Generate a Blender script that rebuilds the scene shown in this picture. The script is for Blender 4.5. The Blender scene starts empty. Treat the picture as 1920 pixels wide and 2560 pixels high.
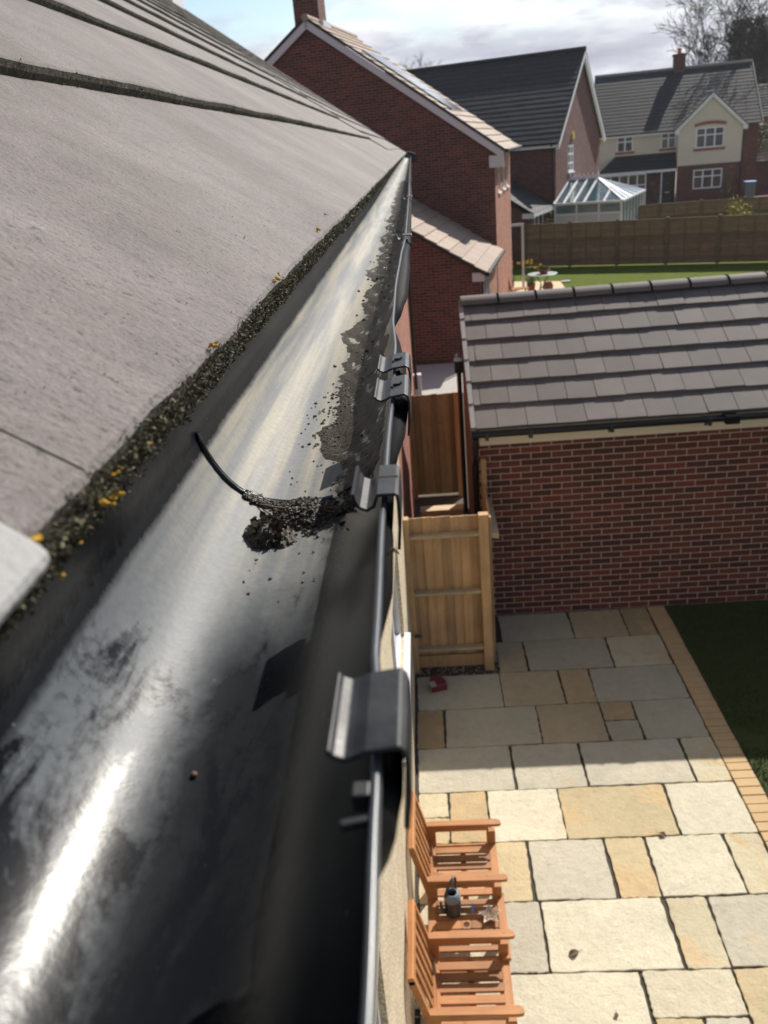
import bpy, bmesh, math, random
from mathutils import Vector, Matrix
random.seed(7)
rnd = random.random
def ru(a, b): return a + (b - a) * random.random()
S = bpy.context.scene
COL = S.collection
R = math.radians
sin, cos, pi = math.sin, math.cos, math.pi

# ------------------------------------------------------------------ camera
CAMZ = 5.22857
def make_camera():
    yaw, pitch, roll = -0.0700183756, 0.406503599, -0.091507033
    cy, sy, cp, sp = cos(yaw), sin(yaw), cos(pitch), sin(pitch)
    f = Vector((sy*cp, cy*cp, -sp)); r0 = Vector((cy, -sy, 0)); u0 = r0.cross(f)
    c, s = cos(roll), sin(roll)
    r = r0*c + u0*s; u = -r0*s + u0*c
    cam = bpy.data.cameras.new("camera"); ob = bpy.data.objects.new("camera", cam); COL.objects.link(ob)
    M = Matrix(((r.x, u.x, -f.x, 0), (r.y, u.y, -f.y, 0), (r.z, u.z, -f.z, CAMZ), (0, 0, 0, 1)))
    ob.matrix_world = M
    cam.sensor_fit = 'VERTICAL'; cam.sensor_height = 36; cam.sensor_width = 27
    cam.lens = 2108.69/2560*36
    cam.clip_start = 0.01; cam.clip_end = 3000
    cam.dof.use_dof = True; cam.dof.focus_distance = 0.75; cam.dof.aperture_fstop = 15.0
    S.camera = ob
make_camera()

# ------------------------------------------------------------------ light
SUN_AZ, SUN_EL = R(33), R(40.0)          # azimuth from +Y towards +X
sdir = Vector((sin(SUN_AZ)*cos(SUN_EL), cos(SUN_AZ)*cos(SUN_EL), sin(SUN_EL)))
sun = bpy.data.lights.new("sun", 'SUN'); sun.energy = 4.4; sun.angle = R(0.5); sun.color = (1, .945, .86)
so = bpy.data.objects.new("sun", sun); COL.objects.link(so); so.location = (10, 20, 40)
so.rotation_euler = (-sdir).to_track_quat('-Z', 'Y').to_euler()
S.view_settings.view_transform = 'Standard'; S.view_settings.look = 'None'
S.view_settings.gamma = 1; S.view_settings.exposure = 0.54
W = bpy.data.worlds.new("World"); S.world = W; W.use_nodes = True
def make_world():
    nt = W.node_tree; N = nt.nodes; L = nt.links; N.clear()
    out = N.new('ShaderNodeOutputWorld'); bg = N.new('ShaderNodeBackground'); bg.inputs[1].default_value = 0.116
    sky = N.new('ShaderNodeTexSky'); sky.sky_type = 'NISHITA'; sky.sun_disc = False
    sky.sun_elevation = SUN_EL; sky.sun_rotation = SUN_AZ
    tc = N.new('ShaderNodeTexCoord'); sep = N.new('ShaderNodeSeparateXYZ'); L.new(tc.outputs['Generated'], sep.inputs[0])
    # project the view direction on a cloud deck so that clouds flatten towards the horizon
    add = N.new('ShaderNodeMath'); add.operation = 'ADD'; add.inputs[1].default_value = 0.22; L.new(sep.outputs[2], add.inputs[0])
    dx = N.new('ShaderNodeMath'); dx.operation = 'DIVIDE'; dy = N.new('ShaderNodeMath'); dy.operation = 'DIVIDE'
    L.new(sep.outputs[0], dx.inputs[0]); L.new(add.outputs[0], dx.inputs[1]); L.new(sep.outputs[1], dy.inputs[0]); L.new(add.outputs[0], dy.inputs[1])
    cmb = N.new('ShaderNodeCombineXYZ'); L.new(dx.outputs[0], cmb.inputs[0]); L.new(dy.outputs[0], cmb.inputs[1])
    def noise(sc, det, ro, off):
        mp = N.new('ShaderNodeMapping'); mp.inputs['Location'].default_value = off; L.new(cmb.outputs[0], mp.inputs[0])
        n = N.new('ShaderNodeTexNoise'); n.inputs['Scale'].default_value = sc; n.inputs['Detail'].default_value = det; n.inputs['Roughness'].default_value = ro
        L.new(mp.outputs[0], n.inputs['Vector']); return n
    def ramp(src, pts):
        r = N.new('ShaderNodeValToRGB'); e = r.color_ramp.elements
        e[0].position, e[0].color = pts[0][0], pts[0][1]; e[1].position, e[1].color = pts[-1][0], pts[-1][1]
        for p, c in pts[1:-1]:
            q = e.new(p); q.color = c
        L.new(src, r.inputs[0]); return r
    cover = ramp(noise(1.15, 7, .58, (3.1, 2.2, 0)).outputs[0], [(.43, (0, 0, 0, 1)), (.53, (1, 1, 1, 1))])
    g = lambda v, t=0: (v*(1-.025*t), v*(1-.01*t), v*(1+.05*t), 1)
    shade = ramp(noise(1.25, 7, .55, (7.3, 4.1, 0)).outputs[0], [(.36, g(2.9, 2.6)), (.46, g(3.7, 2.2)), (.54, g(5.2, 1.0)), (.62, g(7.2, .2))])
    # clouds on the sun's side are lit through and bright, those behind the viewer are dull
    dot = N.new('ShaderNodeVectorMath'); dot.operation = 'DOT_PRODUCT'; dot.inputs[1].default_value = (.40, .91, 0); L.new(tc.outputs['Generated'], dot.inputs[0])
    lit = N.new('ShaderNodeMapRange'); lit.interpolation_type = 'SMOOTHSTEP'; lit.inputs[1].default_value = .05; lit.inputs[2].default_value = .75; lit.inputs[3].default_value = .52; lit.inputs[4].default_value = 1.06; L.new(dot.outputs['Value'], lit.inputs[0])
    sc = N.new('ShaderNodeMix'); sc.data_type = 'RGBA'; sc.blend_type = 'MULTIPLY'; sc.inputs[0].default_value = 1; L.new(shade.outputs[0], sc.inputs[6])
    zen = N.new('ShaderNodeMapRange'); zen.inputs[1].default_value = .25; zen.inputs[2].default_value = .9; zen.inputs[3].default_value = 1; zen.inputs[4].default_value = .35; L.new(sep.outputs[2], zen.inputs[0])
    lz = N.new('ShaderNodeMath'); lz.operation = 'MULTIPLY'; L.new(lit.outputs[0], lz.inputs[0]); L.new(zen.outputs[0], lz.inputs[1])
    cc = N.new('ShaderNodeCombineColor')
    for i in range(3): L.new(lz.outputs[0], cc.inputs[i])
    L.new(cc.outputs[0], sc.inputs[7])
    mix = N.new('ShaderNodeMix'); mix.data_type = 'RGBA'
    low = N.new('ShaderNodeMapRange'); low.interpolation_type = 'SMOOTHSTEP'; low.inputs[1].default_value = .08; low.inputs[2].default_value = .13; low.inputs[3].default_value = 1; low.inputs[4].default_value = 0; L.new(sep.outputs[2], low.inputs[0])
    mx = N.new('ShaderNodeMath'); mx.operation = 'MAXIMUM'; L.new(cover.outputs[0], mx.inputs[0]); L.new(low.outputs[0], mx.inputs[1])
    L.new(mx.outputs[0], mix.inputs[0]); hs = N.new('ShaderNodeHueSaturation'); hs.inputs['Saturation'].default_value = 1.15; hs.inputs['Value'].default_value = .85; L.new(sky.outputs[0], hs.inputs['Color']); L.new(hs.outputs[0], mix.inputs[6]); L.new(sc.outputs[2], mix.inputs[7])
    L.new(mix.outputs[2], bg.inputs[0]); L.new(bg.outputs[0], out.inputs[0])
make_world()

# ------------------------------------------------------------------ materials
class NT:
    def __init__(s, name):
        s.m = bpy.data.materials.new(name); s.m.use_nodes = True; s.nt = s.m.node_tree; s.N = s.nt.nodes; s.L = s.nt.links
        s.b = s.N['Principled BSDF']; s.out = s.N['Material Output']
    def n(s, t, **kw):
        x = s.N.new('ShaderNode'+t)
        for k, v in kw.items(): setattr(x, k, v)
        return x
    def link(s, a, b): s.L.new(a, b)
    def setv(s, sock, v):
        if isinstance(v, bpy.types.NodeSocket): s.L.new(v, sock)
        else: sock.default_value = v
    def coord(s, kind='Object', scale=(1, 1, 1), loc=(0, 0, 0)):
        tc = s.n('TexCoord'); mp = s.n('Mapping'); mp.inputs['Scale'].default_value = scale; mp.inputs['Location'].default_value = loc
        s.link(tc.outputs[kind], mp.inputs[0]); return mp.outputs[0]
    def noise(s, sc, det=4, ro=.55, vec=None, dist=0):
        x = s.n('TexNoise'); x.inputs['Scale'].default_value = sc; x.inputs['Detail'].default_value = det; x.inputs['Roughness'].default_value = ro
        x.inputs['Distortion'].default_value = dist
        s.link(vec if vec is not None else s.coord(), x.inputs['Vector']); return x.outputs[0]
    def ramp(s, src, pts):
        r = s.n('ValToRGB'); e = r.color_ramp.elements
        c = lambda v: (v, v, v, 1) if isinstance(v, (int, float)) else (*v, 1)
        e[0].position, e[0].color = pts[0][0], c(pts[0][1]); e[1].position, e[1].color = pts[-1][0], c(pts[-1][1])
        for p, v in pts[1:-1]:
            q = e.new(p); q.color = c(v)
        s.link(src, r.inputs[0]); return r.outputs[0]
    def mix(s, fac, a, b, mode='MIX'):
        x = s.n('Mix', data_type='RGBA', blend_type=mode)
        c = lambda v: v if isinstance(v, bpy.types.NodeSocket) else ((*v, 1) if len(v) == 3 else v)
        s.setv(x.inputs[0], fac); s.setv(x.inputs[6], c(a)); s.setv(x.inputs[7], c(b)); return x.outputs[2]
    def math(s, op, a, b=0.0):
        x = s.n('Math', operation=op); s.setv(x.inputs[0], a); s.setv(x.inputs[1], b); return x.outputs[0]
    def bump(s, h, strength=.3, dist=.01, nrm=None):
        x = s.n('Bump'); x.inputs['Strength'].default_value = strength; x.inputs['Distance'].default_value = dist
        s.link(h, x.inputs['Height'])
        if nrm is not None: s.link(nrm, x.inputs['Normal'])
        s.link(x.outputs[0], s.b.inputs['Normal']); return x.outputs[0]
    def set(s, col=None, rough=None, metal=None, spec=None):
        if col is not None: s.setv(s.b.inputs['Base Color'], col if isinstance(col, bpy.types.NodeSocket) else (*col, 1))
        if rough is not None: s.setv(s.b.inputs['Roughness'], rough)
        if metal is not None: s.setv(s.b.inputs['Metallic'], metal)
        if spec is not None: s.setv(s.b.inputs['Specular IOR Level'], spec)
        return s

def mat_plain(name, col, rough=.5, var=.12, sc=8, bump=0, bsc=60, spec=None):
    t = NT(name); a = tuple(c*(1-var) for c in col); b = tuple(min(1, c*(1+var)) for c in col)
    t.set(t.mix(t.noise(sc, 5, .6), a, b), rough, spec=spec)
    if bump: t.bump(t.noise(bsc, 4, .6), bump, .01)
    return t.m
def mat_brick(name, c1, c2, mortar, off=0.0, var=.5):
    t = NT(name); uv = t.coord('UV', loc=(off, 0, 0))
    br = t.n('TexBrick'); br.offset = .5; br.offset_frequency = 2
    I = br.inputs; t.link(uv, I['Vector']); I['Scale'].default_value = 1; I['Brick Width'].default_value = .225; I['Row Height'].default_value = .075
    I['Mortar Size'].default_value = .0052; I['Mortar Smooth'].default_value = .15; I['Bias'].default_value = -.1
    I['Color1'].default_value = (*c1, 1); I['Color2'].default_value = (*c2, 1); I['Mortar'].default_value = (*mortar, 1)
    n1 = t.noise(1.3, 3, .6, uv); n2 = t.noise(60, 4, .65, uv)
    sx = t.n('SeparateXYZ'); t.link(uv, sx.inputs[0]); row = t.math('FLOOR', t.math('DIVIDE', sx.outputs[1], .075))
    odd = t.math('FLOORED_MODULO', row, 2.0); uu = t.math('ADD', sx.outputs[0], t.math('MULTIPLY', t.math('SUBTRACT', 1.0, odd), .1125))
    cb = t.n('CombineXYZ'); t.link(t.math('FLOOR', t.math('DIVIDE', uu, .225)), cb.inputs[0]); t.link(row, cb.inputs[1])
    wn = t.n('TexWhiteNoise', noise_dimensions='2D'); t.link(cb.outputs[0], wn.inputs['Vector'])
    k = lambda c, f, g_: (c[0]*f, c[1]*g_, c[2]*g_)
    pal = t.ramp(wn.outputs[0], [(0, k(c2, .85, .98)), (.22, c2), (.5, tuple((a+b)/2 for a, b in zip(c1, c2))), (.82, c1), (1, k(c1, 1.28, 1.15))])
    c = t.mix(t.math('MULTIPLY', n1, .35), pal, tuple(x*.6 for x in c1))
    c = t.mix(br.outputs[1], c, mortar)
    c = t.mix(.75, c, t.ramp(n2, [(.25, .62), (.7, 1.18)]), 'MULTIPLY')
    t.set(c, .88)
    h = t.math('SUBTRACT', t.math('MULTIPLY', n2, .4), br.outputs[1])
    t.bump(h, .55, .006); return t.m
def mat_tile(name, col, var=.16, sc=2.4):
    t = NT(name); v = t.coord()
    c = t.mix(t.ramp(t.noise(sc, 5, .65, v), [(.3, 0), (.72, 1)]), tuple(x*(1-var) for x in col), tuple(x*(1+var) for x in col))
    ri = t.n('NewGeometry').outputs['Random Per Island']
    c = t.mix(.8, c, t.ramp(ri, [(0, .84), (1, 1.14)]), 'MULTIPLY')
    n2 = t.noise(90, 3, .6, v); c = t.mix(.5, c, t.ramp(n2, [(.2, .78), (.8, 1.2)]), 'MULTIPLY')
    t.set(c, .8); t.bump(n2, .25, .004); return t.m
def mat_wood(name, col, dark=.55, rough=.7, along='z', sc=1.0):
    t = NT(name)
    s = {'z': (26*sc, 26*sc, 1.6*sc), 'x': (1.6*sc, 26*sc, 26*sc), 'y': (26*sc, 1.6*sc, 26*sc)}[along]
    g = t.noise(1.0, 5, .6, t.coord(scale=s), .6); b = t.noise(3.2*sc, 3, .6)
    ri = t.n('NewGeometry').outputs['Random Per Island']
    c = t.mix(t.ramp(g, [(.32, 0), (.68, 1)]), tuple(x*dark for x in col), col)
    c = t.mix(.7, c, t.ramp(b, [(.25, .72), (.75, 1.18)]), 'MULTIPLY')
    c = t.mix(.9, c, t.ramp(ri, [(0, .66), (1, 1.25)]), 'MULTIPLY')
    kn = t.noise(7*sc, 2, .5); c = t.mix(t.ramp(kn, [(.70, 0), (.76, .55)]), c, tuple(x*.35 for x in col))
    t.set(c, rough); t.bump(g, .25, .004); return t.m
def mat_glass(name, tint=(.02, .03, .035), alpha=.35, rough=.04):
    t = NT(name); t.set(tint, rough, spec=.9); t.b.inputs['Alpha'].default_value = 1-alpha; return t.m

M = {}
M['brick_g'] = mat_brick('brick_garage', (.160, .044, .028), (.078, .026, .020), (.52, .40, .33), -1.1646)
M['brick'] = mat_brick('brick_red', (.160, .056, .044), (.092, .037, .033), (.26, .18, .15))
M['brick_l'] = mat_brick('brick_light', (.40, .15, .095), (.28, .10, .065), (.42, .29, .21))  # paler brick, also the painted sunlit copy on the neighbour's side walls
M['tile_g'] = mat_tile('tile_garage', (.145, .125, .118), .12)
M['tile_dark'] = mat_tile('tile_slate', (.030, .032, .038), .14)
M['tile_pale'] = mat_tile('tile_sandy', (.315, .240, .190), .14)
M['verge'] = mat_plain('verge_mortar', (.30, .29, .28), .85, .12, 12, .3)
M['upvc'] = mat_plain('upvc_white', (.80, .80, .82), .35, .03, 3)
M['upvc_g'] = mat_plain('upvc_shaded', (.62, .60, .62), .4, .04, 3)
M['fascia'] = mat_plain('fascia_cream', (.72, .64, .50), .5, .05, 4)
M['blackpl'] = mat_plain('black_plastic', (.012, .012, .013), .32, .2, 30)
M['glass'] = mat_glass('window_glass', (.035, .042, .045), .25)
M['dark'] = mat_plain('dark_interior', (.02, .019, .018), .9)
M['curtain'] = mat_plain('net_curtain', (.42, .40, .36), .9, .25, 5)
M['render_y'] = mat_plain('cream_render', (.68, .61, .49), .9, .06, 3, .3, 90)
M['fence_n'] = mat_wood('fence_fresh_pine', (.50, .315, .16), .72)
M['fence_d'] = mat_wood('fence_alley_pine', (.40, .31, .165), .72)
M['fence_r'] = mat_wood('rail_pine', (.50, .40, .26), .75, .75, 'x')
M['fence_o'] = mat_wood('fence_brown', (.29, .195, .110), .62, .85, 'x')
M['fence_p'] = mat_wood('fence_post_brown', (.22, .165, .10), .7, .85, 'z')
M['teak'] = mat_wood('oiled_hardwood', (.42, .180, .060), .72, .5, 'x', 1.4)
M['teak_y'] = mat_wood('oiled_hardwood_frame', (.44, .190, .064), .72, .5, 'y', 1.4)
M['bark'] = mat_plain('bark', (.040, .034, .030), .95, .3, 20, .5)
M['terra'] = mat_plain('terracotta', (.22, .075, .045), .8, .2, 20)
M['potmetal'] = mat_plain('chimney_pot', (.45, .14, .06), .8)
M['yellow'] = mat_plain('yellow_petal', (.85, .55, .02), .6, .1)
M['gutter_far'] = M['blackpl']

# --- patio sandstone, per-slab colour comes from a face attribute
def m_slab():
    t = NT('indian_sandstone'); v = t.coord(); a = t.n('Attribute'); a.attribute_name = 'Col'
    n1 = t.noise(2.6, 6, .62, v, .8); n2 = t.noise(11, 7, .70, v, .1); n3 = t.noise(150, 3, .6, v)
    c = t.mix(t.ramp(n1, [(.545, 0), (.575, .5), (.75, .7)]), a.outputs[0], (.60, .40, .20))
    # the warm stain only on slabs flagged through alpha
    c = t.mix(a.outputs['Alpha'], a.outputs[0], c)
    c = t.mix(.85, c, t.ramp(n2, [(.25, .72), (.42, .97), (.58, 1.03), (.75, 1.14)]), 'MULTIPLY')
    fl = t.noise(46, 4, .7, v, .8); c = t.mix(t.ramp(fl, [(.31, .55), (.38, 0)]), c, (.24, .20, .13))
    vein = t.noise(5, 8, .72, v, 1.6); c = t.mix(t.ramp(vein, [(.485, 0), (.5, .22), (.515, 0)]), c, (.30, .24, .16))
    grime = t.noise(1.1, 5, .65, v); c = t.mix(.7, c, t.ramp(grime, [(.3, .80), (.6, 1.06)]), 'MULTIPLY')
    c = t.mix(.55, c, t.ramp(n3, [(.25, .8), (.75, 1.12)]), 'MULTIPLY')
    t.set(c, .82)
    t.bump(t.math('ADD', t.math('MULTIPLY', n2, 1.0), t.math('ADD', t.math('MULTIPLY', fl, .35), t.math('MULTIPLY', n3, .12))), .9, .016); return t.m
M['slab'] = m_slab()
M['joint'] = mat_plain('sandy_joint', (.055, .046, .033), .95, .3, 30, .4)
M['setts'] = mat_plain('edging_block', (.52, .36, .19), .88, .16, 5, .3, 80)
def m_grass(name, a, b):
    t = NT(name); ri = t.n('NewGeometry').outputs['Random Per Island']
    t.set(t.mix(ri, a, b), .7); return t.m
M['blade'] = m_grass('grass_blade', (.030, .055, .010), (.085, .125, .026))
def m_lawn():
    t = NT('lawn_soil'); n = t.noise(9, 6, .7)
    t.set(t.mix(t.ramp(n, [(.3, 0), (.7, 1)]), (.075, .105, .010), (.135, .170, .022)), .95, spec=.1); t.bump(t.noise(70, 4, .7), .8, .03); return t.m
M['lawn'] = m_lawn()
M['ground'] = mat_plain('bare_ground', (.10, .085, .06), .95, .3, 2, .4)
M['paving'] = mat_plain('grey_paving', (.40, .38, .35), .9, .12, 3, .2)
M['gravel'] = mat_plain('gravel_stone', (.28, .22, .18), .85, .45, 40)
# --- own roof tiles: weathered concrete
def m_owntile():
    t = NT('weathered_roof_tile'); v = t.coord()
    big = t.noise(3.2, 5, .6, v); mid = t.noise(28, 5, .66, v, .3); fine = t.noise(330, 4, .7, v)
    run = t.noise(1, 5, .65, t.coord(scale=(16, 190, 16)))
    c = t.mix(t.ramp(big, [(.3, 0), (.7, 1)]), (.126, .109, .107), (.204, .184, .178))
    c = t.mix(.8, c, t.ramp(mid, [(.25, .70), (.48, 1.0), (.8, 1.2)]), 'MULTIPLY')
    c = t.mix(.65, c, t.ramp(run, [(.28, .66), (.45, 1.0), (.8, 1.12)]), 'MULTIPLY')
    c = t.mix(.8, c, t.ramp(fine, [(.30, .34), (.44, .96), (.8, 1.3)]), 'MULTIPLY')
    pit = t.noise(150, 3, .6, v); c = t.mix(t.ramp(pit, [(.30, .75), (.37, 0)]), c, (.045, .040, .036)); lt = t.noise(95, 3, .6, t.coord(loc=(3, 5, 1))); c = t.mix(t.ramp(lt, [(.68, 0), (.74, .5)]), c, (.36, .32, .26))
    # olive algae film
    c = t.mix(t.ramp(t.noise(7, 5, .7, v), [(.5, 0), (.8, .35)]), c, (.13, .115, .06))
    t.set(c, .78, spec=.35)
    t.bump(t.math('ADD', fine, t.math('ADD', t.math('MULTIPLY', mid, .8), t.math('MULTIPLY', pit, 1.2))), .85, .002); return t.m
M['owntile'] = m_owntile()
def m_mossedge():
    t = NT('mossy_tile_edge'); n = t.noise(160, 5, .7); n2 = t.noise(40, 4, .6)
    c = t.mix(t.ramp(n, [(.35, 0), (.65, 1)]), (.022, .021, .014), (.085, .080, .052))
    c = t.mix(t.ramp(n2, [(.5, 0), (.7, .6)]), c, (.12, .11, .085))
    t.set(c, .95); t.bump(n, .9, .004); return t.m
M['mossedge'] = m_mossedge()
def m_moss():
    t = NT('moss'); ri = t.n('NewGeometry').outputs['Random Per Island']
    c = t.ramp(ri, [(0, (.012, .012, .006)), (.45, (.045, .042, .016)), (.75, (.10, .088, .032)), (.93, (.17, .145, .06)), (1, (.27, .24, .15))])
    t.set(c, .75, spec=.6); return t.m
M['moss'] = m_moss()
M['lichen'] = mat_plain('yellow_lichen', (.72, .42, .04), .9, .25, 300, .5, 500)
M['newtile'] = mat_plain('clean_tile', (.29, .29, .285), .7, .1, 30, .25, 300)
# --- gutter: black pvc with a dry silt film, clean in places, faded to paint shade
def m_gutter():
    t = NT('gutter_pvc'); v = t.coord()
    sx = t.n('SeparateXYZ'); t.link(v, sx.inputs[0]); X, Y, Z = sx.outputs
    # film mask: heavier further along, blotchy close by
    along = t.coord(scale=(44, 15, 44)); b1 = t.noise(1.0, 6, .68, along, .5); b2 = t.noise(220, 3, .6, v); b3 = t.noise(1, 4, .6, t.coord(scale=(70, 2.2, 70)))
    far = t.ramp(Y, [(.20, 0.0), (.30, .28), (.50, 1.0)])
    thr = t.math('ADD', t.math('MULTIPLY', far, .42), b1)
    film = t.ramp(t.math('ADD', thr, t.math('MULTIPLY', t.math('SUBTRACT', b2, .5), .16)), [(.47, 0), (.60, .85)])
    clean = t.math('MULTIPLY', t.ramp(t.math('MULTIPLY', t.math('ADD', t.math('ADD', X, .132), t.math('MULTIPLY', t.math('SUBTRACT', b1, .5), .045)), 14.0), [(.22, 0), (.52, 1)]), t.ramp(t.math('ADD', Y, t.math('MULTIPLY', t.math('SUBTRACT', b1, .5), .09)), [(.31, 1), (.40, 0)]))
    film = t.math('MULTIPLY', film, t.math('SUBTRACT', 1.0, t.math('MULTIPLY', clean, .93)))
    film = t.math('MULTIPLY', film, t.ramp(t.math('ADD', t.math('MULTIPLY', X, 10.0), t.math('ADD', 1.0, t.math('MULTIPLY', t.math('SUBTRACT', b1, .5), .5))), [(.28, 1), (.45, .05)]))  # film thinned on the front wall to paint its shade black
    tide_shade = t.math('ADD', t.math('SUBTRACT', Z, 5.0), t.math('ADD', t.math('MULTIPLY', t.math('SUBTRACT', b1, .5), .006), t.math('MULTIPLY', t.math('SUBTRACT', b2, .5), .004)))
    film = t.math('MULTIPLY', film, t.ramp(t.math('MULTIPLY', tide_shade, 10.0), [(.60, 1), (.645, .04)]))  # film ends above a waterline, which also paints the tile-shadow band black
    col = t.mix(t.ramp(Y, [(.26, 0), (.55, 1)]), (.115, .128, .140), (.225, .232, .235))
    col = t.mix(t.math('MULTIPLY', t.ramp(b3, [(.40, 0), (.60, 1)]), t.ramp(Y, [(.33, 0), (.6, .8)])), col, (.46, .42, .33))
    col = t.mix(.6, col, t.ramp(b2, [(.25, .75), (.75, 1.2)]), 'MULTIPLY')
    # pale specks and the masked film over the black pvc
    spk = t.noise(190, 2, .5, t.coord(loc=(2, 1, 4))); base = t.mix(t.math('MAXIMUM', film, t.ramp(spk, [(.735, 0), (.77, .8)])), (.008, .009, .011), col)
    t.set(base, t.ramp(film, [(0, .26), (1, .44)]), spec=.22)
    t.bump(t.math('ADD', b2, t.math('MULTIPLY', b1, .6)), .05, .002); return t.m
M['gutter'] = m_gutter()
def m_clip():
    t = NT('clip_pvc'); n = t.noise(420, 3, .6); n2 = t.noise(60, 4, .6)
    t.set(t.mix(t.ramp(n2, [(.35, 0), (.7, 1)]), (.012, .013, .014), (.030, .031, .033)), t.ramp(n2, [(.3, .36), (.7, .52)]), spec=.4); t.bump(n, .12, .001); return t.m
M['clip'] = m_clip()
M['matt'] = mat_plain('matt_black', (.014, .014, .015), .95, .2, 40, spec=.0)
M['bead'] = mat_plain('rim_pvc_sky_sheen', (.075, .082, .092), .30, .2, 60, spec=.7)  # the bead's sky reflection painted as a paler blue-grey
M['outer'] = mat_plain('gutter_outer_pvc', (.008, .008, .009), .60, .2, 40, spec=.06)
def m_mud(name, c1, c2, rough, spec=.35):
    t = NT(name); n = t.noise(130, 6, .7); t.set(t.mix(t.ramp(n, [(.35, 0), (.65, 1)]), c1, c2), rough, spec=spec)
    t.bump(t.noise(300, 5, .7), .8, .003); return t.m
M['mud'] = m_mud('wet_silt', (.014, .011, .008), (.105, .082, .060), .30, .6)
M['rotleaf'] = mat_plain('rotted_leaf', (.085, .058, .038), .45, .5, 90)
M['silt'] = m_mud('wet_silt_rim_shade', (.012, .008, .004), (.040, .028, .015), .38, .12)  # dark silt that also paints the front rim's shadow
def m_pebbledash():
    t = NT('pebbledash'); v = t.coord()
    vo = t.n('TexVoronoi'); vo.inputs['Scale'].default_value = 62; t.link(v, vo.inputs['Vector'])
    n = t.noise(4, 5, .6, v)
    c = t.mix(t.ramp(n, [(.3, 0), (.7, 1)]), (.64, .53, .36), (.78, .67, .49))
    c = t.mix(.8, c, t.ramp(vo.outputs['Distance'], [(0, 1.2), (.35, 1), (.62, .5)]), 'MULTIPLY')
    t.set(c, .9); t.bump(vo.outputs['Distance'], -1, .035)
    return t.m
M['pebble'] = m_pebbledash()
M['solar'] = mat_plain('solar_glass', (.03, .05, .10), .12, .2, 2)
M['cglass'] = mat_glass('conservatory_roof_glass', (.03, .085, .11), .12, .08)
M['cglass_w'] = mat_glass('conservatory_wall_glass', (.16, .24, .25), .35, .05)
M['poly'] = mat_plain('polycarbonate', (.55, .68, .78), .12, .05, 2)
M['metalgrey'] = mat_plain('grey_metal', (.09, .10, .11), .35, .2, 20)
M['canplastic'] = mat_plain('can_plastic', (.042, .050, .050), .38, .15, 20)
M['canlight'] = mat_plain('can_collar', (.16, .20, .24), .4, .1, 20)
M['shell'] = mat_plain('shell', (.55, .40, .30), .5, .5, 90)
M['dish'] = mat_plain('white_dish', (.62, .55, .50), .45, .08, 20)
M['blue'] = mat_plain('foil_blue', (.20, .28, .45), .25, .2, 60)
M['redbag'] = mat_plain('red_card', (.16, .02, .03), .5, .25, 40)
M['bagwhite'] = mat_plain('white_print', (.35, .33, .33), .5, .3, 80)
M['leaf_dry'] = mat_plain('dead_leaf', (.13, .075, .05), .8, .3, 60)
M['leaf_g'] = m_grass('green_leaf', (.045, .085, .022), (.13, .19, .05))
M['conifer'] = m_grass('conifer_needles', (.016, .030, .018), (.060, .082, .045))
M['hedge'] = m_grass('hedge_leaf', (.06, .09, .02), (.16, .20, .05))
M['shrub_y'] = m_grass('forsythia', (.20, .20, .03), (.46, .38, .03))
M['black_door'] = mat_plain('black_door', (.012, .012, .014), .35)
M['brass'] = mat_plain('letter_plate', (.7, .66, .55), .3, .05)
M['digits'] = mat_plain('pale_digits', (.30, .24, .22), .6)
M['alarm'] = mat_plain('alarm_yellow', (.62, .42, .04), .5)
M['timber'] = mat_wood('pale_sawn_timber', (.60, .46, .30), .8, .8, 'x')
M['bin_blue'] = mat_plain('blue_lid', (.05, .13, .45), .5)
M['tableglass'] = mat_plain('frosted_table', (.62, .68, .68), .2, .03)

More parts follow.
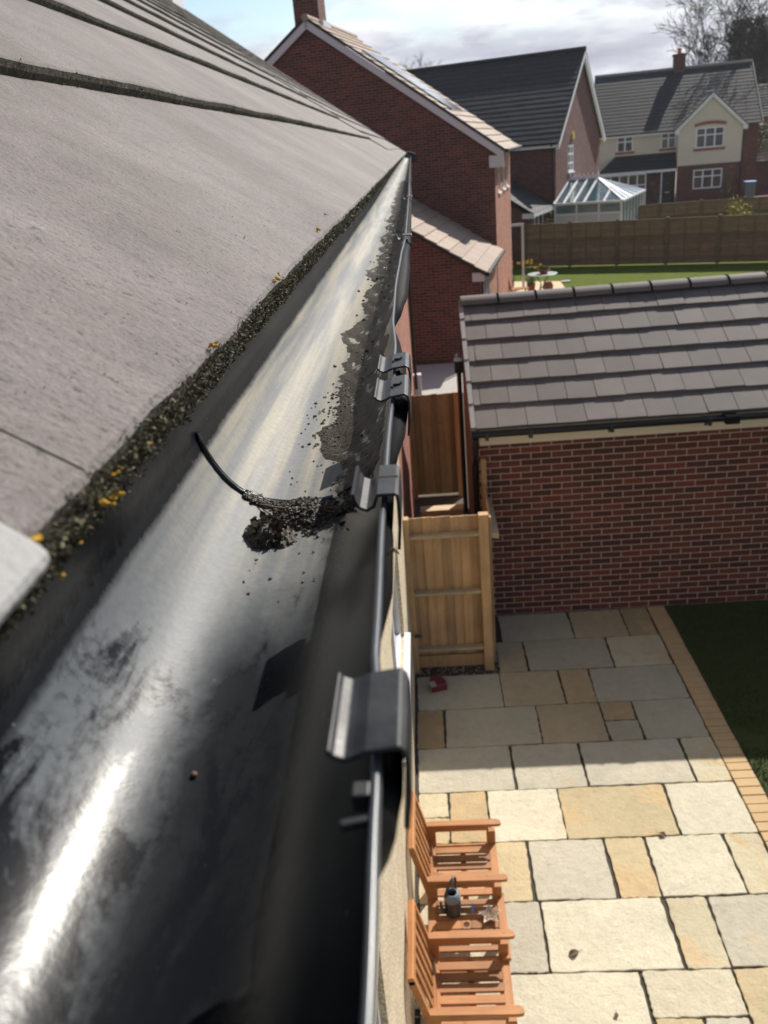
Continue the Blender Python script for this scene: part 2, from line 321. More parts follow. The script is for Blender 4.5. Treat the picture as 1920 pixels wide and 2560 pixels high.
# ------------------------------------------------------------------ mesh helper
class MB:
    def __init__(s): s.v = []; s.f = []; s.mi = []; s.col = []; s.M = None; s.m = 0; s.c = None
    def add(s, vs, fs, m=None):
        k = len(s.v)
        for p in vs:
            p = Vector(p); s.v.append(s.M @ p if s.M else p)
        for f in fs:
            s.f.append([k+i for i in f]); s.mi.append(s.m if m is None else m); s.col.append(s.c)
        return s
    def box(s, x0, x1, y0, y1, z0, z1, m=None):
        return s.add([(x0, y0, z0), (x1, y0, z0), (x1, y1, z0), (x0, y1, z0), (x0, y0, z1), (x1, y0, z1), (x1, y1, z1), (x0, y1, z1)],
                     [(0, 3, 2, 1), (4, 5, 6, 7), (0, 1, 5, 4), (1, 2, 6, 5), (2, 3, 7, 6), (3, 0, 4, 7)], m)
    def prism(s, poly, P0, A, B, N, t, m=None):
        """polygon (a,b) in plane P0+a*A+b*B, extruded t along N (both sides closed)"""
        P0, A, B, N = Vector(P0), Vector(A), Vector(B), Vector(N); n = len(poly)
        lo = [P0+A*a+B*b for a, b in poly]; hi = [p+N*t for p in lo]
        fs = [list(range(n))[::-1], list(range(n, 2*n))]+[(i, (i+1) % n, n+(i+1) % n, n+i) for i in range(n)]
        if A.cross(B).dot(N)*(1 if t > 0 else -1) < 0: fs = [list(f)[::-1] for f in fs]
        # polygon assumed counter-clockwise in (A,B)
        return s.add(lo+hi, fs, m)
    def bar(s, a, b, w, h, up=(0, 0, 1), m=None):
        a, b = Vector(a), Vector(b); d = (b-a).normalized(); u = Vector(up); x = d.cross(u)
        if x.length < 1e-5: x = d.cross(Vector((1, 0, 0)))
        x.normalize(); u = x.cross(d)
        vs = []
        for p in (a, b):
            for i, j in ((-1, -1), (1, -1), (1, 1), (-1, 1)): vs.append(p+x*(i*w/2)+u*(j*h/2))
        return s.add(vs, [(3, 2, 1, 0), (4, 5, 6, 7), (0, 1, 5, 4), (1, 2, 6, 5), (2, 3, 7, 6), (3, 0, 4, 7)], m)
    def tube(s, path, r, n=8, cap=True, m=None):
        path = [Vector(p) for p in path]; rs = r if isinstance(r, (list, tuple)) else [r]*len(path); vs = []; fs = []
        px = None
        for i, p in enumerate(path):
            d = (path[min(i+1, len(path)-1)]-path[max(i-1, 0)]).normalized()
            if px is None:
                px = d.orthogonal().normalized()
            else:
                px = (px-d*px.dot(d)); px = px.normalized() if px.length > 1e-6 else d.orthogonal().normalized()
            q = d.cross(px)
            for k in range(n): vs.append(p+(px*cos(2*pi*k/n)+q*sin(2*pi*k/n))*rs[i])
        for i in range(len(path)-1):
            for k in range(n): fs.append((i*n+k, i*n+(k+1) % n, (i+1)*n+(k+1) % n, (i+1)*n+k))
        if cap: fs += [tuple(range(n))[::-1], tuple(range((len(path)-1)*n, len(path)*n))]
        return s.add(vs, fs, m)
    def lathe(s, prof, c=(0, 0, 0), n=24, m=None, sx=1, sy=1):
        vs = []; fs = []
        for r, z in prof:
            for k in range(n): vs.append((c[0]+r*cos(2*pi*k/n)*sx, c[1]+r*sin(2*pi*k/n)*sy, c[2]+z))
        for i in range(len(prof)-1):
            for k in range(n): fs.append((i*n+k, i*n+(k+1) % n, (i+1)*n+(k+1) % n, (i+1)*n+k))
        return s.add(vs, fs, m)
    def build(s, name, mats, parent=None, smooth=False, bevel=0, loc=None, seg=2, kind=None):
        me = bpy.data.meshes.new(name); me.from_pydata([tuple(p) for p in s.v], [], s.f)
        mats = mats if isinstance(mats, (list, tuple)) else [mats]
        for m in mats: me.materials.append(m)
        if len(mats) > 1: me.polygons.foreach_set('material_index', s.mi)
        uv = me.uv_layers.new(name='UVMap'); Z = Vector((0, 0, 1))
        d = [0.0]*(2*len(me.loops))
        for p in me.polygons:
            n = p.normal
            if abs(n.z) > .985: a, b = Vector((1, 0, 0)), Vector((0, 1, 0))
            else:
                a = Z.cross(n).normalized(); b = n.cross(a)
            for li in p.loop_indices:
                co = me.vertices[me.loops[li].vertex_index].co; d[2*li] = co.dot(a); d[2*li+1] = co.dot(b)
        uv.data.foreach_set('uv', d)
        if any(c is not None for c in s.col):
            at = me.color_attributes.new('Col', 'FLOAT_COLOR', 'CORNER')
            for p in me.polygons:
                c = s.col[p.index] or (.5, .5, .5, 0)
                for li in p.loop_indices: at.data[li].color = c
        if smooth: me.polygons.foreach_set('use_smooth', [True]*len(me.polygons))
        ob = bpy.data.objects.new(name, me); COL.objects.link(ob)
        if parent: ob.parent = parent
        if loc: ob.location = loc
        if bevel:
            bv = ob.modifiers.new('bevel', 'BEVEL'); bv.width = bevel; bv.segments = seg; bv.limit_method = 'ANGLE'; bv.angle_limit = R(40)
            if smooth is False: bv.harden_normals = False
        if kind: ob['kind'] = kind
        return ob
def tag(o, label, cat, group=None):
    o['label'] = label; o['category'] = cat
    if group: o['group'] = group
    return o
def thing(name, loc, label, cat, rot=0, group=None):
    o = bpy.data.objects.new(name, None); COL.objects.link(o); o.location = loc; o.rotation_euler = (0, 0, rot); o.empty_display_size = .2
    return tag(o, label, cat, group)
def copy_tree(o, parent=None):
    c = o.copy(); COL.objects.link(c); c.parent = parent
    for ch in list(o.children): copy_tree(ch, c)
    return c
def lerp(a, b, t): return a+(b-a)*t
def interp(tab, x):
    if x <= tab[0][0]: return tab[0][1]
    for (a, va), (b, vb) in zip(tab, tab[1:]):
        if x <= b:
            t = (x-a)/(b-a); t = t*t*(3-2*t); return va+(vb-va)*t
    return tab[-1][1]

# ------------------------------------------------------------------ building helpers
def wall(mb, P0, A, w, h, holes=(), t=.1, m=None, z0=0):
    """vertical wall, outer face through P0 along A (width w), z z0..h; holes (a0,a1,b0,b1); reveals go t inwards"""
    P0, A = Vector(P0), Vector(A).normalized(); Z = Vector((0, 0, 1)); N = A.cross(Z)  # outward
    xs = sorted({0, w, *[q for o in holes for q in o[:2]]}); zs = sorted({z0, h, *[q for o in holes for q in o[2:]]})
    P = lambda a, b, d=0: P0+A*a+Z*b-N*d
    for x0, x1 in zip(xs, xs[1:]):
        for q0, q1 in zip(zs, zs[1:]):
            cx, cz = (x0+x1)/2, (q0+q1)/2
            if any(o[0] < cx < o[1] and o[2] < cz < o[3] for o in holes): continue
            mb.add([P(x0, q0), P(x1, q0), P(x1, q1), P(x0, q1)], [(0, 1, 2, 3)], m)
    for a0, a1, b0, b1 in holes:
        c = [P(a0, b0), P(a1, b0), P(a1, b1), P(a0, b1)]; d = [P(a0, b0, t), P(a1, b0, t), P(a1, b1, t), P(a0, b1, t)]
        mb.add(c+d, [(0, 4, 5, 1), (1, 5, 6, 2), (2, 6, 7, 3), (3, 7, 4, 0)], m)
def window(parent, P0, A, a0, a1, b0, b1, cols=(1,), rows=(1,), t=.06, frame='upvc', fw=.06, sill=None, curtain=True, name='window', glass='glass'):
    P0, A = Vector(P0), Vector(A).normalized(); Z = Vector((0, 0, 1)); N = A.cross(Z)
    f = MB(); P = lambda a, b, d: P0+A*a+Z*b-N*d
    def vbox(x0, x1, q0, q1, d0, d1):
        f.add([P(x0, q0, d0), P(x1, q0, d0), P(x1, q0, d1), P(x0, q0, d1), P(x0, q1, d0), P(x1, q1, d0), P(x1, q1, d1), P(x0, q1, d1)],
              [(0, 3, 2, 1), (4, 5, 6, 7), (0, 1, 5, 4), (1, 2, 6, 5), (2, 3, 7, 6), (3, 0, 4, 7)])
    d0, d1 = t-.02, t+.04
    vbox(a0, a0+fw, b0, b1, d0, d1); vbox(a1-fw, a1, b0, b1, d0, d1); vbox(a0+fw, a1-fw, b0, b0+fw, d0, d1); vbox(a0+fw, a1-fw, b1-fw, b1, d0, d1)
    s = sum(cols); x = a0
    for c in cols[:-1]:
        x += (a1-a0)*c/s; vbox(x-fw*.55, x+fw*.55, b0+fw, b1-fw, d0+.004, d1-.004)
    s = sum(rows); q = b0
    for c in rows[:-1]:
        q += (b1-b0)*c/s; vbox(a0+fw, a1-fw, q-fw*.45, q+fw*.45, d0+.008, d1-.008)
    w = f.build(name, M[frame], parent)
    g = MB(); d = t+.01; g.add([P(a0, b0, d), P(a1, b0, d), P(a1, b1, d), P(a0, b1, d)], [(0, 1, 2, 3)]); g.build('pane', M[glass], w)
    if curtain:
        k = MB(); d = t+.1; k.add([P(a0, b0, d), P(a1, b0, d), P(a1, b1, d), P(a0, b1, d)], [(0, 1, 2, 3)], 0)
        k.build('blind_or_dark_room', M['curtain'] if curtain is True else M[curtain], w)  # curtain sheet; the dark variant paints the shade of an unlit room
    if sill:
        k = MB(); dd = -.05
        k.add([P(a0-.05, b0-.05, dd), P(a1+.05, b0-.05, dd), P(a1+.05, b0-.05, t), P(a0-.05, b0-.05, t), P(a0-.05, b0-.004, dd), P(a1+.05, b0-.004, dd), P(a1+.05, b0, t), P(a0-.05, b0, t)],
              [(0, 3, 2, 1), (4, 5, 6, 7), (0, 1, 5, 4), (1, 2, 6, 5), (2, 3, 7, 6), (3, 0, 4, 7)]); k.build('sill', M[sill], w)
    return w
def tile_roof(mb, O, U, V, W, Ln, gauge, tw, th=.022, gap=.006, jit=.002, stagger=True, m=0, mbase=0, seed=1, step=0, u0=0, lap=.03):
    O, U, V = Vector(O), Vector(U).normalized(), Vector(V).normalized(); N = U.cross(V).normalized(); rg = random.Random(seed)
    P = lambda a, b, n: O+U*a+V*b+N*n
    mb.add([P(0, 0, -.012), P(W, 0, -.012), P(W, Ln, -.012), P(0, Ln, -.012)], [(0, 1, 2, 3)], mbase)
    nc = max(1, round(Ln/gauge)); g = Ln/nc
    for i in range(nc):
        v0, v1 = i*g, min(Ln, (i+1)*g+lap); a = -((i % 2)*tw*.5 if stagger else 0)-u0
        while a < W-1e-4:
            a0, a1 = max(a, 0)+gap/2, min(a+tw, W)-gap/2; a += tw
            if a1-a0 < .02: continue
            dt = rg.uniform(-jit, jit); dv = rg.uniform(-jit, jit)*1.5; t = th+dt
            vs = [P(a0, v0+dv, 0), P(a1, v0+dv, 0), P(a0, v0+dv, t), P(a1, v0+dv+rg.uniform(-jit, jit), t+rg.uniform(-jit, jit)), P(a1, v1, .001), P(a0, v1, .001), P(a0, v1, -.01), P(a1, v1, -.01)]
            mb.add(vs, [(0, 1, 3, 2), (2, 3, 4, 5), (0, 2, 5, 6), (1, 7, 4, 3)], m)
def ridge_caps(parent, A, B, r, n, mat, name='ridge_tile', drop=.55, clips=None):
    A, B = Vector(A), Vector(B); d = (B-A)/n; dn = d.normalized(); side = dn.cross(Vector((0, 0, 1))).normalized()
    for k in range(n):
        mb = MB(); K = 10; vs = []
        for e, (p, rr) in enumerate(((A+d*k+dn*.004, r), (A+d*(k+1)-dn*.004, r*.985))):
            for i in range(K+1):
                a = pi*i/K; vs.append(p+side*(cos(a)*rr)+Vector((0, 0, 1))*(sin(a)*rr*drop*1.2-rr*.15))
        fs = [(i, K+1+i, K+2+i, i+1) for i in range(K)]+[tuple(range(K+1)), tuple(range(K+1, 2*K+2))[::-1]]
        mb.add(vs, fs); o = mb.build(name, mat, parent, smooth=False)
        if clips and k:
            c = MB(); p = A+d*k; vs = []
            for off in (-.012, .012):
                for i in range(K+1):
                    a = pi*i/K; vs.append(p+dn*off+side*(cos(a)*r*1.05)+Vector((0, 0, 1))*(sin(a)*r*1.05*drop*1.2-r*.15))
            c.add(vs, [(i, K+1+i, K+2+i, i+1) for i in range(K)]); c.build('ridge_clip', clips, o)

def bw(mb, name, mats, parent, **kw):
    """build a part whose vertices are given in world space under a parent that only has a location"""
    o = mb.build(name, mats, parent, **kw)
    if parent is not None: o.matrix_parent_inverse = Matrix.Translation(-parent.location)
    return o

# ------------------------------------------------------------------ setting: ground sheets
def sheet(name, x0, x1, y0, y1, z, mat, kind='structure'):
    mb = MB(); mb.add([(x0, y0, z), (x1, y0, z), (x1, y1, z), (x0, y1, z)], [(0, 1, 2, 3)]); return mb.build(name, mat, kind=kind)
sheet('ground', -400, 400, -100, 900, -.03, M['ground'])
PITCH, Y0 = .592804, 8.78334
def make_patio():
    sheet('patio_bed', -.365, 2.60, -2.2, 8.80, -.014, M['joint'])
    k = MB(); Jn = .0045
    g = {'gr': (.51, .47, .37), 'lg': (.55, .515, .43), 'cr': (.64, .59, .465), 'wh': (.68, .64, .52), 'tan': (.52, .43, .29), 'yt': (.45, .36, .21), 'ye': (.60, .50, .32),
         'or': (.53, .41, .245), 'br': (.43, .32, .18), 'bl': (.52, .485, .385), 'cy': (.61, .55, .40)}
    rows = {0: ([.62, 1.441, 2.049], ['gr', 'tan', 'yt']), 1: ([.54, .848, 1.762], ['tan', 'gr', 'cy']), 2: ([-.345, .532, 1.153, 1.46], ['bl', 'tan', 'or', 'bl']),
            3: ([-.345, -.071, .842, 1.46, 1.783], ['br', 'gr', 'tan', ('or', 'gr'), 'bl']), 4: ([-.345, .529, 1.155, 2.074], ['lg', 'lg', 'lg', 'cy']),
            5: ([-.345, -.067, .257, .869, 1.774], [('cy', 'ye'), 'or', 'wh', 'ye', 'wh']), 6: ([-.345, .22, .538, 1.152, 1.47, 2.087], ['cy', 'ye', 'lg', 'ye', 'wh', 'cy']),
            7: ([-.345, .245, .559, 1.464, 1.772], ['cr', 'lg', 'wh', 'cy', 'lg']), 8: ([-.345, .24, 1.155, 1.761], ['cr', 'wh', ('cr', ('ye', 'lg')), 'ye'])}
    rg = random.Random(3)
    for q in range(9, 18):
        xs = [-.345]; cs = []
        while xs[-1] < 2.0:
            cs.append(rg.choice(list(g))); xs.append(xs[-1]+rg.choice([.3075, .615, .9225]))
        rows[q] = (xs[:-1], cs)
    g = {q: (v[0]*.91, v[1]*.89, v[2]*.83) for q, v in g.items()}
    def slab(x0, x1, y0, y1, c):
        st = 1.0 if c in ('ye', 'or', 'cy', 'yt') else (.35 if rg.random() < .25 else 0.0)
        base = g[c]; f = rg.uniform(.94, 1.06); k.c = (base[0]*f, base[1]*f, base[2]*f, st)
        x0 += Jn; x1 -= Jn; y0 += Jn; y1 -= Jn; n = 13; top = []; z = rg.uniform(-.0015, .0015)
        # hand-cut wavy edge
        def edge(a, b):
            o = []
            for i in range(n):
                t = i/n; w = (0 if i == 0 else rg.uniform(-.008, .0035)); dx, dy = b[0]-a[0], b[1]-a[1]; l = math.hypot(dx, dy)
                o.append((a[0]+dx*t-dy/l*-w*-1, a[1]+dy*t+dx/l*-w*-1, z))
            return o
        ch = .018
        pts = [(x0+rg.uniform(0, ch), y0+rg.uniform(0, ch*.6)), (x1-rg.uniform(0, ch), y0+rg.uniform(0, ch*.6)), (x1-rg.uniform(0, ch), y1-rg.uniform(0, ch*.6)), (x0+rg.uniform(0, ch), y1-rg.uniform(0, ch*.6))]
        top = sum([edge(pts[i], pts[(i+1) % 4]) for i in range(4)], []); cx, cy = (x0+x1)/2, (y0+y1)/2; m = len(top)
        inn = [(cx+(p[0]-cx)*.985, cy+(p[1]-cy)*.98, z+.0015) for p in top]; low = [(p[0], p[1], -.03) for p in top]
        k.add(inn+top+low, [tuple(range(m))]+[(m+i, m+(i+1) % m, (i+1) % m, i) for i in range(m)]+[(2*m+i, 2*m+(i+1) % m, m+(i+1) % m, m+i) for i in range(m)])
    for q, (xs, cs) in rows.items():
        ya, yb = Y0-(q+1)*PITCH, Y0-q*PITCH; xs = xs+[2.376]
        for i, c in enumerate(cs):
            if isinstance(c, tuple):
                ym = (ya+yb)/2 if q != 8 else yb-.34
                slab(xs[i], xs[i+1], ym, yb, c[0])
                if isinstance(c[1], tuple): xm = xs[i]+.31; slab(xs[i], xm, ya, ym, c[1][0]); slab(xm, xs[i+1], ya, ym, c[1][1])
                else: slab(xs[i], xs[i+1], ya, ym, c[1])
            else: slab(xs[i], xs[i+1], ya, yb, c)
    k.build('patio', M['slab'], kind='structure')
    e = MB(); y = -2.1
    while y < 8.78:
        e.box(2.383+ru(-.002, .002), 2.58+ru(-.003, .003), y+.0035, y+.0985, -.03, .004+ru(-.002, .002)); y += .1018
    e.build('block_edging', M['setts'], kind='structure', bevel=.003, seg=1)
make_patio()
sheet('lawn', 2.6, 14, -2.2, 8.80, -.008, mat_plain('turf', (.050, .066, .016), .95, .35, 14, .5, 120))
def blades(x0, x1, y0, y1, n, h, z=0, w=.004, lean=.5, dens=None):
    k = MB()
    for _ in range(n):
        x, y = ru(x0, x1), ru(y0, y1)
        if dens and rnd() > dens(x, y): continue
        a = ru(0, 2*pi); hh = h*ru(.5, 1.2); dx, dy = cos(a), sin(a); l = hh*lean*ru(.2, 1.3); ww = w*ru(.7, 1.3)
        k.add([(x-dy*ww, y+dx*ww, z), (x+dy*ww, y-dx*ww, z), (x+dx*l*.5, y+dy*l*.5, z+hh*.7), (x+dx*l, y+dy*l, z+hh*.95)], [(0, 1, 2), (0, 2, 3)])
    return k
patchy = lambda x, y: .25+.75*(1 if sin(x*5+1.7*sin(y*4))*cos(y*3.1+x) > -.55 or y > 6.5 else .15)
blades(2.585, 4.0, 4.6, 8.74, 30000, .038, -.006, .0032, dens=patchy).build('grass', M['blade'], kind='stuff')
def gravel(name, n, box, r, z=0):
    k = MB()
    for _ in range(n):
        x, y = ru(box[0], box[1]), ru(box[2], box[3]); q = r*ru(.5, 1.3); vs = []
        for d in ((1, 0, 0), (-1, 0, 0), (0, 1, 0), (0, -1, 0), (0, 0, 1), (0, 0, -1)): vs.append((x+d[0]*q*ru(.6, 1.2), y+d[1]*q*ru(.6, 1.2), z+d[2]*q*ru(.4, .8)))
        k.add(vs, [(0, 2, 4), (2, 1, 4), (1, 3, 4), (3, 0, 4), (2, 0, 5), (1, 2, 5), (3, 1, 5), (0, 3, 5)])
    return k.build(name, M['gravel'], kind='stuff')
gravel('gravel', 900, (-.34, .56, 7.60, 8.75), .014)
gravel('gravel_strip', 450, (.6, 2.4, 8.74, 8.80), .009)

# ------------------------------------------------------------------ own house
PIT = R(35.5); sp, cp = sin(PIT), cos(PIT)
EX, EZ = -.1216, 5.1237
def shift(Y): k = min(1.1, max(0, (Y-3)/15.5)); return -.07*k, -.05*k
def rp(s, Y, n=0):
    dx, dz = shift(Y); return Vector((EX+dx-s*cp+n*sp, Y, EZ+dz+s*sp+n*cp))
HY1 = 18.5
house = thing('rendered_house', (-.365, 8, 0), 'house in the foreground with weathered grey roof tiles and pebbledashed wall under a black gutter', 'house')
def own_house():
    w = MB(); P0 = (-.365, -2.2, 0); off = 2.2
    holes = [(4.75+off, 6.35+off, 1.30, 2.25), (.7+off, 2.52+off, .12, 2.15), (4.6+off, 6.0+off, 3.5, 4.6), (.6+off, 2.0+off, 3.5, 4.6)]
    wall(w, P0, (0, 1, 0), 10.2, 5.0, holes, .1)
    bw(w, 'wall', M['pebble'], house)
    b = MB(); wall(b, (-.368, 8.0, 0), (0, 1, 0), HY1-8.0, 5.0)
    bw(b, 'brick_wall', M['brick_l'], house); b = MB(); b.prism([(0, 0), (-8, 0), (-8, 4.95), (-4.0, 7.75), (0, 4.95)][::-1], (-.37, HY1-.12, 0), (1, 0, 0), (0, 0, 1), (0, 1, 0), .1)
    bw(b, 'gable_wall', M['brick_l'], house); b = MB(); b.prism([(0, 0), (-8, 0), (-8, 4.95), (-4.0, 7.75), (0, 4.95)][::-1], (-.38, -2.2, 0), (1, 0, 0), (0, 0, 1), (0, 1, 0), .1)
    bw(b, 'gable_wall', M['brick_l'], house)
    P = Vector(P0)
    for i, h in enumerate(holes):
        wn = window(house, P, (0, 1, 0), *h, cols=(1, 1) if i != 1 else (1, 1, 1), t=.05, sill='upvc' if i != 1 else None, name='window' if i != 1 else 'patio_door')
        wn.matrix_parent_inverse = Matrix.Translation(-house.location)
    s = MB(); s.box(-.365, -.150, -2.2, HY1, 4.985, 4.995); bw(s, 'soffit', M['upvc'], house)
    s = MB(); n = 20
    for i in range(n):
        a, c = lerp(-2.2, HY1, i/n), lerp(-2.2, HY1, (i+1)/n)
        (dx, dz), (ex, ez) = shift(a), shift(c)
        s.add([(-.150+dx, a, 4.97+dz), (-.150+ex, c, 4.97+ez), (-.150+ex, c, 5.125+ez), (-.150+dx, a, 5.125+dz), (-.165+dx, a, 4.97+dz), (-.165+ex, c, 4.97+ez), (-.165+ex, c, 5.125+ez), (-.165+dx, a, 5.125+dz)],
              [(0, 1, 2, 3), (5, 4, 7, 6), (0, 4, 5, 1), (3, 2, 6, 7)])
    bw(s, 'fascia', M['upvc'], house)
    t = MB(); rg = random.Random(11); G = .345; TH = .020; nc = 15
    def course(i, sA, ya, yb, fine):
        nojoint = not (i == 0)
        s0, s1 = sA, sA+G+.03; tw = .33; y = ya
        first = .25+(.165 if i % 2 else 0)
        ys = [ya]; q = first-math.ceil((first-ya)/tw)*tw
        while q < yb:
            if q > ya+.02: ys.append(q)
            q += tw
        ys.append(yb)
        for a, c in zip(ys, ys[1:]):
            m = 26 if (fine and a < 2.5 and i < 3) else (10 if a < 5 else 4)
            crack = abs(c-.25) < .01 and i == 0; d1, d2, dn = rg.uniform(-.0012, .0012), rg.uniform(-.0012, .0012), (-.0006 if crack else 0)
            prof = [(0, -.004, 1), (-.0005, TH*.55, 1), (.0008, TH*.9, 1), (.004, TH, 0), (.05, TH*.9, 0), (G*.6, TH*.45, 0), (s1-s0, .0005, 0)]
            vs = []
            for j in range(m+1):
                Y = lerp(a, c-(.0004 if crack else -.0003), j/m); wv = lerp(d1, d2, j/m)+.0006*sin(Y*23+i)+.0005*sin(Y*61+i*2)+rg.uniform(-.0005, .0005); e = .0010*sin(Y*9.5+i*1.3)
                for u, nn, _ in prof:
                    vs.append(rp(s0+u+wv*(1 if u < .02 else 0), Y, nn+(dn+e)*(1 if u < .2 and nn > 0 else 0)))
            K = len(prof)
            base = len(t.v); t.v += vs
            for j in range(m):
                for k in range(K-1):
                    t.f.append([base+j*K+k, base+(j+1)*K+k, base+(j+1)*K+k+1, base+j*K+k+1]); t.mi.append(1 if prof[k+1][2] else 0); t.col.append(None)
            for j, rev in ((0, 0), (m, 1)):
                fc = [base+j*K+k for k in range(K)]; t.f.append(fc[::-1] if rev else fc); t.mi.append(0); t.col.append(None)
    for i in range(nc): course(i, i*G, -2.25, 8.8, True)
    course(40, 0.0, 8.803, HY1+.08, False)
    for i in range(nc): course(i+50, .15+i*G, 8.803, HY1+.08, False)
    # underlay and far slope
    L = nc*G
    for ya, yb in ((-2.25, 3), (3, HY1+.05)):
        t.add([rp(-.002, ya, -.014), rp(-.002, yb, -.014), rp(L, yb, -.014), rp(L, ya, -.014)], [(0, 1, 2, 3)], 0)
    rr = rp(L, 5)
    t.add([(rr.x, -2.25, rr.z), (rr.x, HY1, rr.z-.05), (rr.x-4.2, HY1, rr.z-3.0), (rr.x-4.2, -2.25, rr.z-3.0)], [(3, 2, 1, 0)], 0)
    o = bw(t, 'roof', [M['owntile'], M['mossedge']], house)
    v = MB()
    for sgn in (0,):
        v.prism([(0, 0), (L, 0), (L, .05), (0, .05)], rp(0, HY1+.085, -.03), (-cp, 0, sp), (sp, 0, cp), (0, 1, 0), .03)
    bw(v, 'verge', M['verge'], o)
    ridge_caps_o = MB()
    for k in range(46):
        a = -2.2+k*.45; p = rp(L, a); q = rp(L, a+.44)
        ridge_caps_o.tube([p-Vector((0, 0, .04)), q-Vector((0, 0, .04))], .11, 12)
    bw(ridge_caps_o, 'ridge', M['owntile'], o)
    c = MB(); x, y, z = rp(L, 17.6)
    c.box(x-.45, x+.25, 17.3, 18.1, z-.7, z+1.1); c.box(x-.5, x+.3, 17.25, 18.15, z+1.1, z+1.2)
    co = bw(c, 'chimney', M['brick'], house)
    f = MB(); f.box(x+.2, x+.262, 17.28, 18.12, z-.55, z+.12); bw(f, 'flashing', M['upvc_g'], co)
    # clean replacement tile that starts the eaves row, nearest the camera
    k = MB(); A = lambda s_, Y, n: rp(s_, Y, n)
    vs = [A(s_+(.022 if n < .01 and s_ < 0 else 0), Y-(.012 if n < .01 and Y > 0 and s_ < 0 else 0), n) for n in (-.018, .0305) for s_, Y in ((-.014, -.12), (-.012, .190), (.33, .225), (.33, -.12))]
    k.add(vs, [(0, 3, 2, 1), (4, 5, 6, 7), (0, 1, 5, 4), (1, 2, 6, 5), (2, 3, 7, 6), (3, 0, 4, 7)])
    nt = bw(k, 'replacement_tile', M['newtile'], house, bevel=.006, seg=4); nt['label'] = 'clean pale grey tile without moss at the near end of the eaves row'
    # downpipe at the far corner of the house
    d = MB(); d.tube([(-.20, 18.30, 4.93), (-.20, 18.30, 4.80), (-.31, 18.30, 4.62), (-.31, 18.30, .25)], .034, 12)
    for z_ in (4.5, 2.6, .9): d.tube([(-.31, 18.30, z_), (-.31, 18.30, z_+.05)], .043, 12)
    bw(d, 'downpipe', M['blackpl'], house, smooth=False)
own_house()

# ------------------------------------------------------------------ gutter
GB = -.148
RIMX = [(-0.2, -0.02), (0.105, -0.02), (0.162, -0.021), (0.2, -0.022), (0.23, -0.024), (0.343, -0.0255), (0.45, -0.026), (0.548, -0.0255), (0.656, -0.027), (0.808, -0.032), (1.0, -0.0335), (1.28, -0.032), (1.55, -0.028), (2.7, -0.03), (4.2, -0.032), (19, -0.032)]
BULGE = [(-0.2, 0.0), (0.14, 0.0), (0.153, 0.0005), (0.162, 0.0046), (0.183, 0.0071), (0.21, 0.0071), (0.235, 0.0004), (0.256, 0.0006), (0.294, 0.0048), (0.333, 0.0046), (0.38, 0.00143), (0.43, 0.00207), (0.445, 0.0051), (0.49, 0.0086), (0.56, 0.0098), (0.64, 0.0086), (0.74, 0.0056), (0.8, 0.0005), (0.868, 0.00207), (0.91, 0.0086), (1.0, 0.0141), (1.2, 0.0141), (1.5, 0.0096), (1.95, 0.0091), (2.9, 0.0096), (4.2, 0.0086), (19, 0.0086)]
